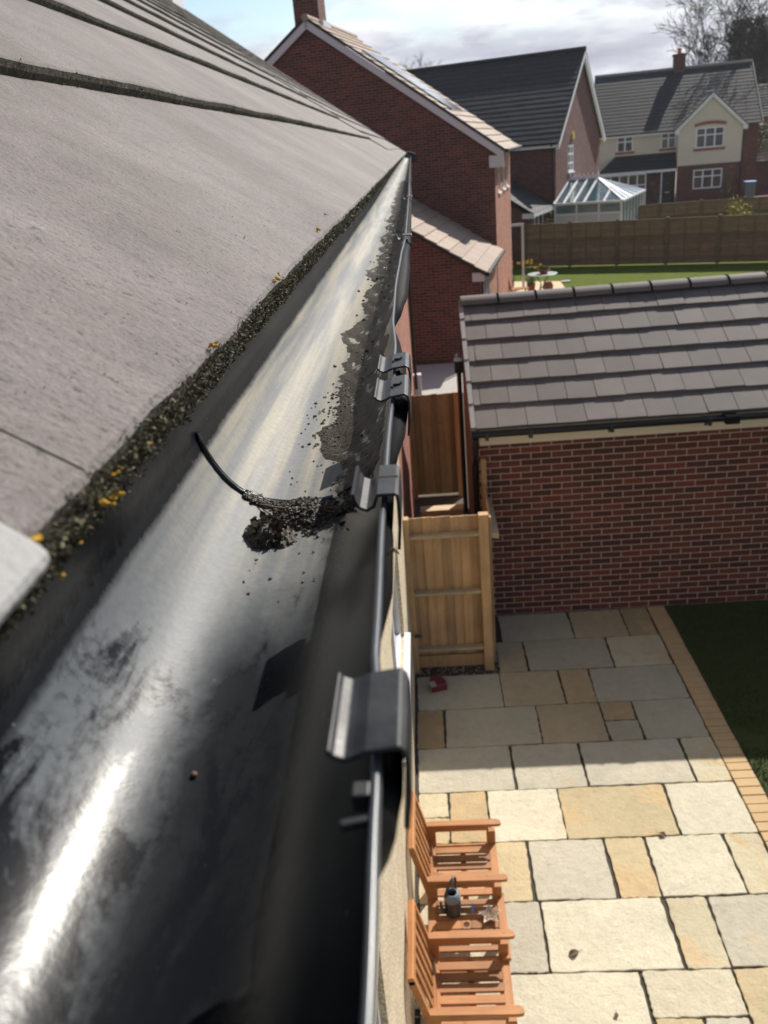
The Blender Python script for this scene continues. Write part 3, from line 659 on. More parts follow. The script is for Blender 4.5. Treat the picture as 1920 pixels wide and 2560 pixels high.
def gut():
    g = thing('gutter', (-.08, 0, 5.02), 'black half-round plastic gutter filmed with dry grey silt beside the mossy eaves', 'gutter')
    ys = []; y = -.03
    while y < HY1-.05:
        ys.append(y); y += .008 if y < .9 else (.03 if y < 2 else (.12 if y < 5 else .6))
    ys.append(HY1-.02)
    mb = MB(); prof = None; K = 0
    for Y in ys:
        dx, dz = shift(Y); rx = interp(RIMX, Y)+dx; bl = interp(BULGE, Y); gx = GB+dx; zr = 5.080+dz; cx, a = (gx+rx)/2, (rx-gx)/2
        P = [(gx+.0005, zr+.046), (gx, zr+.02)]
        for k in range(25):
            th = pi+pi*k/24; P.append((cx+a*cos(th), zr+.058*sin(th)))
        # rolled bead, then the outer face, bulging out below the bead
        K1 = len(P); P += [(rx-.0004, zr+.0014), (rx+.0002, zr+.0026), (rx+.0011, zr+.0030), (rx+.0020, zr+.0025), (rx+.0025, zr+.0006), (rx+.0018, zr-.003),
              (rx+.0012+bl*.55, zr-.006), (rx+.0004+bl, zr-.0115), (rx-.0008+bl*.8, zr-.018), (rx-.004+bl*.5, zr-.026)]
        for k in range(1, 10):
            th = 2*pi-.55-(pi-.6)*k/9; P.append((cx+(a+.002)*cos(th), zr+.0605*sin(th)))
        K = len(P); mb.v += [Vector((x, Y, z)) for x, z in P]
    for i in range(len(ys)-1):
        for k in range(K-1):
            mb.f.append([i*K+k, i*K+k+1, (i+1)*K+k+1, (i+1)*K+k]); mb.mi.append(0 if k < K1 else (2 if k < K1+5 else 1)); mb.col.append(None)
    bw(mb, 'channel', [M['gutter'], M['outer'], M['bead']], g, smooth=True)
    # stop end
    e = MB(); dx, dz = shift(HY1); cx = (GB-.031)/2+dx; zr = 5.08+dz
    e.prism([(.062*cos(pi+pi*k/16), .06*sin(pi+pi*k/16)) for k in range(17)]+[(.066, .012), (-.066, .012)], (cx, HY1-.02, zr), (1, 0, 0), (0, 0, 1), (0, 1, 0), -.012)
    e.tube([(cx, 18.30, zr-.05), (cx, 18.30, zr-.17)], .045, 14); e.box(cx-.10, cx+.16, 18.12, 18.46, zr-.13, zr+.02); e.tube([(cx-.09, 18.1, zr+.03), (cx+.02, 18.2, zr+.06), (cx+.15, 18.15, zr+.01)], .03, 8)
    bw(e, 'outlet', M['blackpl'], g)
    # union / bracket clips that hook over the front bead
    def clip(name, y0, y1, lip=-.0165, out=.0075, skirt=.022, groove=0.0, marks=False, wide=True):
        Y = (y0+y1)/2; dx, dz = shift(Y); rx = interp(RIMX, Y)+dx+.0025; z = 5.0815+dz; bl = out
        if wide:   # broad flat-topped strap
            top = [(lip, .0058), (lip+.0014, .0040), (lip+.0040, .0028), (lip+.0060, .0034), (lip+.0095, .0050), (bl*.75, .0062), (bl, .0045), (bl+.0008, .001), (bl+.0006, -skirt*.5), (bl-.001, -skirt)]
        else:      # deep rounded hook, then a flat-topped block
            top = [(lip, .0068), (lip+.0006, .0036), (lip+.0022, .0006), (lip+.0050, -.0008), (lip+.0078, .0006), (lip+.0092, .0045), (lip+.0102, .0062), (bl-.0015, .0062), (bl, .0050), (bl+.0004, .001), (bl+.0002, -skirt*.5), (bl-.001, -skirt)]
        th = .0015; n = len(top); nr = []
        for i in range(n):
            a = Vector(top[max(i-1, 0)]); b = Vector(top[min(i+1, n-1)]); d = (b-a).normalized(); nr.append(Vector((d.y, -d.x)))
        k = MB(); vs = []
        for yy in (y0, y1):
            vs += [(rx+p[0], yy, z+p[1]) for p in top]+[(rx+p[0]+q.x*th, yy, z+p[1]+q.y*th) for p, q in zip(top, nr)]
        m = 2*n; fs = []
        for i in range(n-1):
            fs += [(i, i+1, m+i+1, m+i), (n+i+1, n+i, m+n+i, m+n+i+1), (i+1, i, n+i, n+i+1), (m+i, m+i+1, m+n+i+1, m+n+i)]
        fs += [(0, m, m+n, n), (n-1, 2*n-1, m+2*n-1, m+n-1)]
        k.add(vs, fs)
        o = bw(k, name, M['clip'], g, bevel=.0007, seg=2)
        if groove:
            q = MB(); q.box(rx+lip+.0100, rx+bl-.0006, groove-.0006, groove+.0006, z+.0058, z+.0064); bw(q, 'seam', M['dark'], o)
        if marks:
            q = MB(); ym = (y0+y1)/2; xm = rx+.001; q.box(xm-.002, xm+.0025, ym-.0012, ym+.0012, z+.0052, z+.0068); q.box(xm+.0022, xm+.0036, ym+.0015, ym+.005, z+.0056, z+.0070); q.box(xm-.0034, xm-.0020, ym-.005, ym-.0015, z+.0048, z+.0062); bw(q, 'moulded_mark', M['dark'], o)
        return o
    clip('clip', .1745, .2105, -.0130, .0072)
    clip('clip', .347, .384, -.0140, .0058, wide=False, groove=.368)
    clip('clip', .510, .558, -.0120, .0090, marks=True)
    clip('clip', .583, .626, -.0120, .0098, marks=True)
    clip('clip', 1.52, 1.55, -.016, .010, wide=False)
    for y in (2.70, 4.15, 6.2, 8.6, 11, 13.5, 16): clip('clip', y, y+.04, -.018, .010, wide=False)
    # arms of the fascia brackets under the trough
    for y in (.19, .365, .535, .61, 1.54, 2.72, 4.17, 6.2, 8.6, 11, 13.5, 16):
        k = MB(); dx, dz = shift(y); rx = interp(RIMX, y)+dx; cx, a = (GB+dx+rx)/2, (rx-GB-dx)/2+.004
        pts = [(cx+a*cos(pi+pi*j/14), 5.08+dz+.064*sin(pi+pi*j/14)) for j in range(15)]
        for p, q in zip(pts, pts[1:]): k.bar((p[0], y, p[1]), (q[0], y, q[1]), .02, .003, up=(cx-p[0], 0, 5.08-p[1]))
        bw(k, 'bracket_arm', M['blackpl'], g)
    # rubber seal across the trough at the joint
    s = MB(); Y = .497; rx = interp(RIMX, Y); cx, a = (GB+rx)/2, (rx-GB)/2; p = []
    for j in range(0, 15):
        th = pi+pi*(j+.6)/24; p.append((cx+(a-.0012)*cos(th), Y+.002*sin(j*.7), 5.08+.0568*sin(th)))
    s.tube(p, [.0011+.0006*abs(sin(j)) for j in range(len(p))], 6); s.tube([(x, y+.0028, z+.0002) for x, y, z in p], .0010, 6)
    bw(s, 'joint_seal', M['blackpl'], g, smooth=True)
    l = MB(); l.box(-.0262, -.0215, .164, .1695, 5.076, 5.0815); l.bar((-.0285, .1555, 5.080), (-.0195, .1575, 5.080), .0022, .0022)
    bw(l, 'lug', M['clip'], g, bevel=.0006)
gut()

# ------------------------------------------------------------------ moss and lichen along the eaves
def make_moss():
    k = MB(); rg = random.Random(5); U = rg.uniform
    def tuft(Y, s, n, size, cnt):
        p0 = rp(s, Y, n)
        for _ in range(cnt):
            d = Vector((U(-.4, 1), U(-1, 1), U(-.5, 1))); d.normalize(); o = Vector((U(-1, 1), U(-1, 1), U(-1, 1)))*size*.6
            q = d.orthogonal().normalized(); q = (Matrix.Rotation(U(0, 6.28), 3, d) @ q)*size*U(.16, .34); l = size*U(.5, 1.3); b = p0+o
            k.add([b-q, b+q, b+d*l*.6+q*.9+q.cross(d)*.3, b+d*l, b+d*l*.6-q*.9], [(0, 1, 2, 3, 4)])
    lump = lambda Y: .55+.45*sin(Y*37)*sin(Y*13+1)+.25*sin(Y*91)
    for _ in range(9500):
        Y = .19+U(0, 1)**1.35*1.25; L_ = max(.15, lump(Y)); edge = min(1, .35+1.1/(.4+Y)*.5)
        tuft(Y, U(-.0065, .0030*L_), U(-.009, .0185+.0016*L_), .0014*U(.5, 1.5), 4)
    for _ in range(6500):
        Y = 1.35+U(0, 1)**1.6*9; tuft(Y, U(-.008, .003), U(-.008, .0175), .0030*U(.6, 1.3)*(1+Y*.08), 3)
    # fuzz on the step faces of the upper courses
    for c, m in ((1, 2600), (2, 1500), (3, 900), (4, 500)):
        for _ in range(m):
            Y = .1+U(0, 1)**1.4*8.6; tuft(Y, c*.345+U(-.003, .002), U(.0, .0185), .0016*U(.6, 1.4)+Y*.0004, 2)
    # crumbs and stray sprigs on the tile surface
    for _ in range(420):
        Y = U(.2, 1.6); tuft(Y, abs(rg.gauss(0, .05))+.006, .0195, .0007*U(.5, 1.6), 2)
    k.build('moss', M['moss'], kind='stuff')
    l = MB()
    def blob(Y, s, n, size, cnt):
        c = rp(s, Y, n)
        for _ in range(cnt):
            o = c+Vector((U(-1, 1), U(-1.3, 1.3), U(-.6, .6)))*size; r = size*U(.3, .65); vs = []
            for d in ((1, 0, 0), (-1, 0, 0), (0, 1, 0), (0, -1, 0), (0, 0, 1), (0, 0, -1), (.6, .6, .5), (-.6, .6, .5), (.6, -.6, .5), (-.6, -.6, .5)): vs.append(o+Vector(d)*r*U(.7, 1.2))
            l.add(vs, [(0, 2, 6), (6, 2, 4), (4, 0, 6), (2, 1, 7), (7, 1, 4), (4, 2, 7), (0, 8, 3), (8, 4, 3), (0, 4, 8), (3, 9, 1), (9, 4, 1), (3, 4, 9), (2, 0, 5), (1, 2, 5), (3, 1, 5), (0, 3, 5)])
    for Y, s, n, z, c in ((.196, -.002, .021, .0032, 7), (.255, -.007, .011, .0024, 7), (.272, -.007, .006, .0020, 6), (.262, -.005, .019, .0014, 4), (.30, -.006, .016, .0012, 3), (.24, -.008, .003, .0016, 3), (.225, -.009, -.002, .0016, 2), (.43, .002, .022, .0024, 7), (.47, -.003, .021, .0012, 3),
                          (.655, .003, .022, .0028, 6), (.675, .006, .022, .0018, 3), (1.02, .012, .021, .0034, 4), (1.2, .02, .021, .003, 3), (.75, .05, .019, .0018, 2), (.33, .02, .02, .001, 2)):
        blob(Y, s, n, z, c)
    l.build('lichen', M['lichen'], kind='stuff')
make_moss()

# ------------------------------------------------------------------ silt, clod and crumbs in the trough
def trough(Y, th, lift=0.0):
    dx, dz = shift(Y); rx = interp(RIMX, Y)+dx; gx = GB+dx; cx, a = (gx+rx)/2, (rx-gx)/2
    return Vector((cx+(a-lift)*cos(th), Y, 5.08+dz+(.058-lift)*sin(th)))
def make_debris():
    rg = random.Random(21); U = rg.uniform
    # thin wet silt lying in the bottom, its dark also painting the front rim's shadow
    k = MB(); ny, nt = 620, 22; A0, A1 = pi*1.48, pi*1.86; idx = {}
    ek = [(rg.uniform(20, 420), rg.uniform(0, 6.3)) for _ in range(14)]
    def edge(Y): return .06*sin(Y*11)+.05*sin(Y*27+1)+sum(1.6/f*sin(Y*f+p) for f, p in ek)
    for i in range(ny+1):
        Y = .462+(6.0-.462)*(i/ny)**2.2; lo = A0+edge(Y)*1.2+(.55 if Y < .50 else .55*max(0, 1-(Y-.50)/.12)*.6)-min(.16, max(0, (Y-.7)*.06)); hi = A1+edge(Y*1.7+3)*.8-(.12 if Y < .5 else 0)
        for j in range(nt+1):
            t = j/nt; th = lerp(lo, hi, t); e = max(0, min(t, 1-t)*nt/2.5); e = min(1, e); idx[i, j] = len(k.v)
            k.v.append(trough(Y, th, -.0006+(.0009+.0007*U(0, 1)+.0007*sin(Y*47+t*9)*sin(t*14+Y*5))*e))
    for i in range(ny):
        for j in range(nt): k.f.append([idx[i, j], idx[i, j+1], idx[i+1, j+1], idx[i+1, j]]); k.mi.append(0); k.col.append(None)
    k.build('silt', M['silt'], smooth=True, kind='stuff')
    # the clod: a heap of ragged lumps
    c = MB()
    def lump(p, r, flat=.8):
        n = 7; vs = []; 
        for a in range(5):
            ph = -pi/2+pi*a/4
            for b in range(n):
                q = r*U(.62, 1.25); vs.append(p+Vector((cos(ph)*cos(2*pi*b/n), cos(ph)*sin(2*pi*b/n), sin(ph)*flat))*q)
        fs = []
        for a in range(4):
            for b in range(n): fs.append((a*n+b, a*n+(b+1) % n, (a+1)*n+(b+1) % n, (a+1)*n+b))
        c.add(vs, fs)
    for _ in range(1500):
        t = rg.gauss(0, .9); u = rg.gauss(0, .9)
        if t*t+u*u > 4.2: continue
        Y = .447+t*.0062+.003*sin(u*2.2); th = pi*1.432+u*.105; h = max(0, .0095*(1-(t*t+u*u)/4.2))*(.8+.3*sin(u*5+t*3)); lump(trough(Y, th, U(0, 1)**.6*h), U(.0007, .0030) if rg.random() < .8 else .0042)
    for _ in range(170):
        t, u = rg.gauss(0, .8), rg.gauss(0, .9); p = trough(.447+t*.0062, pi*1.432+u*.105, .004+.0065*max(0, 1-(t*t+u*u)/4)+U(-.001, .002)); d = Vector((U(-1, 1), U(-1, 1), U(-.3, .6))).normalized(); o = d.orthogonal().normalized()*U(.0008, .002); l = U(.002, .006)
        c.add([p-o, p+d*l*.5-o*1.2, p+d*l, p+d*l*.5+o*1.2, p+o], [(0, 1, 2, 3, 4)], 1)
    o = c.build('silt_clod', [M['mud'], M['rotleaf']], None); tag(o, 'ragged clod of dark wet silt and rotted leaf standing in the gutter', 'clod')
    c = MB()
    for _ in range(520):
        q = rg.random(); th = lerp(pi*1.30, pi*1.46, q); lump(trough(.494-.004*q+rg.gauss(0, .0022), th, U(0, .0022)), U(.0005, .0020))
    for _ in range(2600):
        u, t = rg.gauss(0, .75), rg.gauss(0, .75)
        if u*u+t*t > 3: continue
        lump(trough(.481+t*.0125-.002*u, pi*1.52+u*.19, U(0, 1)**.7*max(0, .0085*(1-(u*u+t*t)/3.2))), U(.0005, .0026))
    for _ in range(260): lump(trough(.47+rg.gauss(0, .014), pi*(1.58+rg.gauss(0, .06)), U(0, .0015)), U(.0004, .0016))
    o = c.build('silt_ridge', M['mud'], None); tag(o, 'smear of wet black silt dammed along the rubber seal of the gutter joint', 'silt')
    c = MB()
    for _ in range(70):
        Y = U(.37, .72); th = pi*(1.40+.22*rg.random()); lump(trough(Y, th, .0005), U(.0003, .0011), .6)
    for _ in range(130):
        Y = U(.6, .80); th = pi*(1.53+rg.gauss(0, .05)); lump(trough(Y, th, .0006), U(.0006, .0018), .6)
    for _ in range(110):
        Y = U(.8, 3.0); th = pi*(1.60+rg.gauss(0, .08)); lump(trough(Y, th, .0012), U(.0008, .003), .6)
    c.build('crumbs', M['mud'], kind='stuff')
    # twigs stuck in the silt, and one brown seed husk
    tw = MB()
    for a, b in ((pi*1.36, pi*1.60), (pi*1.38, pi*1.64), (pi*1.42, pi*1.55), (pi*1.45, pi*1.66)):
        p = [trough(.487-.02*t+U(-.002, .002), lerp(a, b, t), .002+.005*sin(pi*t)) for t in (0, .25, .5, .75, 1)]; tw.tube(p, .0006, 5)
    o = tw.build('grass_stems', M['leaf_dry']); tag(o, 'thin dry stems caught across the silt at the gutter joint', 'stems')
    hs = MB(); p = trough(.243, pi*1.45, .0010); hs.lathe([(.0002, -.001), (.0010, -.0006), (.0014, .0002), (.0008, .0009), (.0001, .0011)], p, 10)
    o = hs.build('seed_husk', M['leaf_dry'], smooth=True); tag(o, 'tiny brown seed husk alone on the black floor of the gutter', 'seed')
    dl = MB(); dl.tube([(-.0215, .298, 5.0815), (-.0185, .300, 5.083), (-.0165, .297, 5.0822)], [.0006, .0011, .0004], 6)
    o = dl.build('curled_leaf', M['leaf_dry'], smooth=True); tag(o, 'small curled dry leaf stuck against the outer face of the gutter rim', 'leaf')
make_debris()

# ------------------------------------------------------------------ garage
def garage():
    X0, X1, YF, YB = .475, 7.2, 8.804, 12.1; RY, RZ = 10.45, 3.43
    g = thing('garage', (X0, YF, 0), 'dark red brick garage with grey tiled pitched roof and cream fascia beyond the patio', 'garage')
    w = MB(); wall(w, (X0, YF, 0), (1, 0, 0), X1-X0, 2.19); wall(w, (X0, YB, 0), (0, -1, 0), YB-YF, 2.19); wall(w, (X1, YF, 0), (0, 1, 0), YB-YF, 2.19); wall(w, (X1, YB, 0), (-1, 0, 0), X1-X0, 2.19)
    for x, t in ((X0, .1), (X1-.1, .1)):
        w.add([(x+(.002 if t else 0), YF, 2.19), (x+.002, YB, 2.19), (x+.002, RY, RZ-.1), (x+.1, YF, 2.19), (x+.1, YB, 2.19), (x+.1, RY, RZ-.1)], [(1, 0, 2), (3, 4, 5), (0, 3, 5, 2), (4, 1, 2, 5)])
    bw(w, 'wall', M['brick_g'], g)
    f = MB(); f.box(X0+.02, X1, YF-.06, YF-.035, 2.165, 2.40); f.box(X0+.02, X1, YF-.035, YF, 2.165, 2.18); bw(f, 'fascia', M['fascia'], g)
    d = Vector((0, RY-8.60, RZ-2.395)); Ln = d.length
    t = MB(); xl = .455; tile_roof(t, (xl, 8.60, 2.395), (1, 0, 0), d, X1-xl+.05, Ln-.04, .35, .312, .034, .006, .004, seed=4, u0=.08)
    d2 = Vector((0, RY-12.3, RZ-2.315)); tile_roof(t, (X1+.05, 12.3, 2.315), (-1, 0, 0), d2, X1-xl+.05, Ln-.04, .35, .312, .024, .005, .003, seed=5)
    ro = bw(t, 'roof', M['tile_g'], g)
    v = MB(); dn = d.normalized(); nn = Vector((1, 0, 0)).cross(dn)
    for i in range(6):
        a, b = Vector((xl-.028, 8.6, 2.395))+dn*(i*Ln/6+.004), Vector((xl-.028, 8.6, 2.395))+dn*((i+1)*Ln/6-.004)
        v.bar(a+nn*.013, b+nn*.001, .052, .05, up=nn)
    bw(v, 'verge', M['verge'], ro)
    ridge_caps(ro, (xl-.03, RY, RZ), (xl-.03+.4525*15, RY, RZ), .135, 15, M['tile_g'], clips=M['matt'])
    k = MB(); gy, gz = 8.545, 2.378; pts = [(gy+.062*cos(pi+pi*j/12), gz+.055*sin(pi+pi*j/12)) for j in range(13)]
    vs = [(xl-.06, y, z) for y, z in pts]+[(X1, y, z) for y, z in pts]+[(xl-.06, gy+(y-gy)*.93, gz+(z-gz)*.93) for y, z in pts]+[(X1, gy+(y-gy)*.93, gz+(z-gz)*.93) for y, z in pts]
    m = 13; fs = []
    for j in range(12): fs += [(j, m+j, m+j+1, j+1), (2*m+j+1, 3*m+j+1, 3*m+j, 2*m+j)]
    fs += [(0, 2*m, 3*m, m), (m-1, 2*m-1, 4*m-1, 3*m-1)]; k.add(vs, fs); k.prism(pts, (xl-.06, 0, 0), (0, 1, 0), (0, 0, 1), (1, 0, 0), .004)
    k.tube([(xl-.06, gy-.064, gz), (X1, gy-.064, gz)], .007, 6)
    gt = bw(k, 'gutter', M['blackpl'], g)
    for x in (.56, 1.02, 1.86, 2.86, 3.86, 4.9, 6):
        b = MB(); b.box(x-.018, x+.018, gy-.075, gy+.1, gz-.07, gz-.05); b.box(x-.018, x+.018, gy-.076, gy-.066, gz-.07, gz+.012); b.box(x-.014, x+.014, gy+.06, gy+.085, gz-.11, gz-.05)
        bw(b, 'bracket', M['blackpl'], gt, bevel=.003, seg=1)
    b = MB(); b.box(3.02, 3.16, gy-.078, gy+.07, gz-.07, gz+.014); bw(b, 'union', M['matt'], gt, bevel=.004, seg=1)
    p = MB(); p.tube([(.44, 8.54, 2.32), (.44, 8.58, 2.12), (.44, 8.84, 1.92), (.44, 8.84, .05)], .034, 12); bw(p, 'downpipe', M['blackpl'], g)
    p = MB(); p.tube([(.40, 11.95, 2.42), (.40, 11.95, 2.25), (.40, 10.75, .6), (.40, 10.75, .02)][:1]+[(.40, 11.3, 2.35), (.40, 11.3, .03)], .034, 12); p.box(.34, .46, 11.2, 11.4, 2.36, 2.52)
    bw(p, 'downpipe', M['blackpl'], g)
garage()

# ------------------------------------------------------------------ fence bay beside the house, alley fence, loose timber
def fence_bay(name, x0, x1, Y, H, label, boards, posts=True, kick=True, rails=(1.615, .96, .28), th=.0):
    f = thing(name, (x0, Y, 0), label, 'fence')
    rg = random.Random(len(label)); b = MB(); n = boards; w = (x1-x0)/n
    for i in range(n):
        a = x0+i*w-.006; c = a+w+.012; z0 = .15 if kick else .02; y = Y+.004*(i % 2)+.02
        b.add([(a, y-.006, z0), (c-.008, y+.010, z0), (c-.008, y+.018, z0), (a, y+.012, z0)]+[(q, r_, H-.02+dz) for dz in [rg.uniform(-.006, .006)] for q, r_ in ((a, y-.006), (c-.008, y+.010), (c-.008, y+.018), (a, y+.012))], [(0, 1, 5, 4), (1, 2, 6, 5), (2, 3, 7, 6), (3, 0, 4, 7), (4, 5, 6, 7), (3, 2, 1, 0)])
    bw(b, 'boards', M['fence_n'] if kick else M['fence_d'], f)
    for z in rails:
        r = MB(); r.prism([(0, 0), (.075, -.014), (.075, .03), (0, .03)], (x0+.03, Y-.055, z-.035), (0, 1, 0), (0, 0, 1), (1, 0, 0), x1-x0-.09); r = bw(r, 'rail', M['fence_r'], f)
    if kick: k = MB(); k.box(x0+.03, x1-.05, Y-.012, Y+.012, .02, .165); bw(k, 'gravel_board', M['fence_n'], f)
    if posts:
        for a, c in ((x0-.012, x0+.045), (x1-.10, x1)):
            p = MB(); p.box(a, c, Y-.075, Y+.018, -.02, H+.012); bw(p, 'post', M['fence_n'], f, bevel=.004, seg=1)
    return f
f1 = fence_bay('close_boarded_fence', -.352, .492, 7.75, 1.80, 'pale new close-boarded fence bay with three rails closing the gap between house wall and garage', 9)
la = MB(); la.box(-.335, -.27, 7.655, 7.67, .45, .49); la.tube([(-.33, 7.65, .47), (-.24, 7.64, .47)], .007, 6); bw(la, 'latch', M['metalgrey'], f1)
def side_panel():
    f = thing('fence_return', (.50, 7.8, 0), 'narrow timber fence return running from the corner post back to the garage wall', 'fence')
    b = MB()
    for i in range(8): b.box(.506, .522, 7.78+i*.126, 7.78+i*.126+.118, .02, 1.74-.02*i*0)
    bw(b, 'boards', M['fence_n'], f)
    r = MB(); r.prism([(0, 0), (.075, -.014), (.075, .05), (0, .05)], (.522, 7.80, 1.50), (1, 0, 0), (0, 0, 1), (0, 1, 0), .95); bw(r, 'rail', M['timber'], f)
    p = MB(); p.box(.495, .555, 8.70, 8.76, 0, 2.02); bw(p, 'post', M['fence_n'], f)
side_panel()
f2 = fence_bay('alley_fence', -.352, .44, 12.65, 1.70, 'dull close-boarded timber fence across the far end of the shaded alley', 9, kick=False, rails=())
k = MB(); k.box(-.27, .41, 11.6, 11.8, .02, .19); o = k.build('sawn_timber', M['timber'], bevel=.006, seg=1); tag(o, 'short sawn timber lying across the alley behind the pale fence bay', 'timber')
sheet('alley_ground', -.365, .475, 8.80, 18.6, -.012, M['ground'])
sheet('alley_paving', -.365, 1.4, 18.6, 21.55, -.004, M['paving'])
k = MB(); k.box(-.36, -.20, 18.42, 18.58, 0, .5); k.box(-.37, -.19, 18.41, 18.59, .5, .54); o = k.build('drain_box', M['upvc'], bevel=.01); tag(o, 'white drain cover box at the foot of the far downpipe', 'drain box')

# ------------------------------------------------------------------ companion seat: two armchairs joined by a slatted table
def companion():
    c = thing('companion_seat', (0, 4.05, 0), 'orange-brown hardwood companion seat, two slatted armchairs joined by a small table, against the wall', 'garden seat')
    T, TY = M['teak'], M['teak_y']
    def part(mb, name, mat=None, bev=.004): return bw(mb, name, mat or T, c, bevel=bev, seg=1)
    def arm(Y):
        a = MB(); pts = [(-.245, 0), (-.235, -.028), (.27, -.034), (.302, -.030), (.312, -.012), (.306, .014), (.285, .030), (-.20, .028), (-.238, .018)]
        a.prism(pts, (0, Y, .598), (1, 0, 0), (0, 1, 0), (0, 0, 1), .024); part(a, 'armrest')
        s = MB(); s.box(-.20, .22, Y-.012, Y+.012, .545, .598); part(s, 'arm_rail')
    def leg(x, Y, top): l = MB(); l.box(x-.032, x+.032, Y-.022, Y+.022, 0, top); part(l, 'leg')
    def slats(y0, y1, n, z=.425, hole=None):
        s = MB(); g = (y1-y0)/n
        for i in range(n):
            a, b = y0+i*g+.006, y0+(i+1)*g-.012
            if hole and i == hole[0]:
                # broad slat with a round parasol hole
                hx, r = hole[1], .021; hy = (a+b)/2; a -= .012; b += .012; m = 20; ring = [(hx+r*cos(2*pi*k/m), hy+r*sin(2*pi*k/m)) for k in range(m)]
                sq = []
                for k in range(m):
                    ca, sa = cos(2*pi*k/m), sin(2*pi*k/m); q = max(abs(ca), abs(sa)); h = (b-a)/2; sq.append((hx+ca/q*h, hy+sa/q*h))
                for z0, fl in ((z, 0), (z-.018, 1)):
                    vs = [(x, y, z0) for x, y in ring]+[(x, y, z0) for x, y in sq]
                    s.add(vs, [((k, m+k, m+(k+1) % m, (k+1) % m) if not fl else (k, (k+1) % m, m+(k+1) % m, m+k)) for k in range(m)])
                s.add([(x, y, z) for x, y in ring]+[(x, y, z-.018) for x, y in ring], [(k, (k+1) % m, m+(k+1) % m, m+k) for k in range(m)])
                s.box(-.19, hx-h, a, b, z-.018, z); s.box(hx+h, .225, a, b, z-.018, z)
            else: s.box(-.19, .225, a, b, z-.018, z)
        return s
    def chair(y0, y1):
        arm(y1-.02); arm(y0+.02)
        for Y in (y1-.02, y0+.02): leg(.235, Y, .545); leg(-.205, Y, .598)
        part(slats(y0+.045, y1-.045, 6), 'seat', bev=.003)
        for x in (.24, -.205): f = MB(); f.box(x-.028, x+.028, y0+.042, y1-.042, .37, .424); part(f, 'seat_frame', TY)
        r = MB(); r.box(.0, .04, y0+.04, y1-.04, .37, .405); r.box(-.2, .22, y0+.01, y0+.03, .36, .41); r.box(-.2, .22, y1-.03, y1-.01, .36, .41); part(r, 'seat_rail', TY)
        # raked back
        P = lambda t, y, n=0: Vector((-.205-.118*t+n*.97, y, .40+.50*t+n*.22)); b = MB()
        for Y in (y0+.018, y1-.018): b.bar(P(0, Y), P(1.0, Y), .036, .042, up=(1, 0, .2))
        b.bar(P(.985, y0), P(.985, y1), .038, .055, up=(-.23, 0, 1)); b.bar(P(.10, y0+.02), P(.10, y1-.02), .03, .05, up=(-.23, 0, 1))
        n = 6
        for i in range(n):
            Y = lerp(y0+.075, y1-.075, i/(n-1)); b.bar(P(.12, Y), P(.96, Y), .042, .014, up=(1, 0, .23))
        part(b, 'backrest', TY)
    chair(4.28, 4.83); chair(3.315, 3.87)
    part(slats(3.83+.03, 4.30-.02, 7, .452, (3, .012)), 'table_top', bev=.003)
    for x in (.226, -.245): e = MB(); e.box(x, x+.055, 3.80, 4.32, .425, .4535); part(e, 'table_frame', TY)
    # lower table shelf that also has the parasol hole
    part(slats(3.80, 3.93, 2, .30, (0, .010)), 'shelf', bev=.003)
companion()

def watering_can():
    c = thing('watering_can', (-.072, 4.165, .452), 'small dark grey plastic watering can standing on the seat table', 'watering can')
    b = MB(); b.lathe([(.0, .001), (.050, .001), (.055, .008), (.056, .10), (.053, .135), (.051, .137), (.050, .13), (.051, .02), (0, .012)], n=28); b.build('body', M['canplastic'], c, smooth=True)
    k = MB(); k.lathe([(.056, .128), (.058, .14), (.052, .168), (.040, .182), (.036, .186), (.031, .184), (.032, .176), (.044, .150), (.046, .13)], n=28); k.build('collar', M['canlight'], c, smooth=True)
    s = MB(); s.tube([(-.035, -.025, .035), (-.058, -.052, .07), (-.07, -.066, .125), (-.068, -.068, .165)], [.017, .014, .010, .009], 12); s.build('spout', M['canplastic'], c, smooth=True)
    h = MB(); h.tube([(-.040, -.030, .165), (-.030, -.012, .215), (-.008, .012, .265), (.012, .045, .275), (.018, .066, .245), (.018, .062, .17), (.018, .054, .06)], [.008, .010, .010, .010, .010, .009, .008], 10); h.build('handle', M['canplastic'], c, smooth=True)
    c.rotation_euler = (0, 0, R(-8))
watering_can()
def star_dish():
    d = thing('star_dish', (.172, 4.115, .454), 'white star-shaped dish filled with small seashells on the table edge', 'dish')
    m = MB(); n = 10; ro = [(.082 if i % 2 == 0 else .040) for i in range(n)]; lay = [(.62, 0), (1.0, .032), (.94, .032), (.58, .006)]; vs = []
    for k, z in lay:
        for i in range(n): a = 2*pi*i/n+.35; vs.append((ro[i]*k*cos(a), ro[i]*k*sin(a), z))
    fs = [tuple(range(n))[::-1], tuple(range(3*n, 4*n))]
    for l in range(3):
        for i in range(n): fs.append((l*n+i, l*n+(i+1) % n, (l+1)*n+(i+1) % n, (l+1)*n+i))
    m.add(vs, fs); m.build('bowl', M['dish'], d)
    s = MB()
    for _ in range(46):
        a, r = ru(0, 2*pi), .042*math.sqrt(rnd()); q = ru(.005, .010); s.lathe([(.0005, -q*.7), (q*.8, -q*.2), (q*.55, q*.5), (.0005, q*.9)], (r*cos(a), r*sin(a), ru(.010, .028)), 7, sx=ru(.6, 1.3))
    s.build('shells', M['shell'], d)
star_dish()
k = MB(); k.box(-.011, .011, -.034, .034, 0, .010); o = k.build('lighter', M['blue'], bevel=.003, loc=(.061, 4.19, .4535)); o.rotation_euler = (0, 0, R(-6)); tag(o, 'small flat silver-blue packet lying between can and star dish', 'packet')
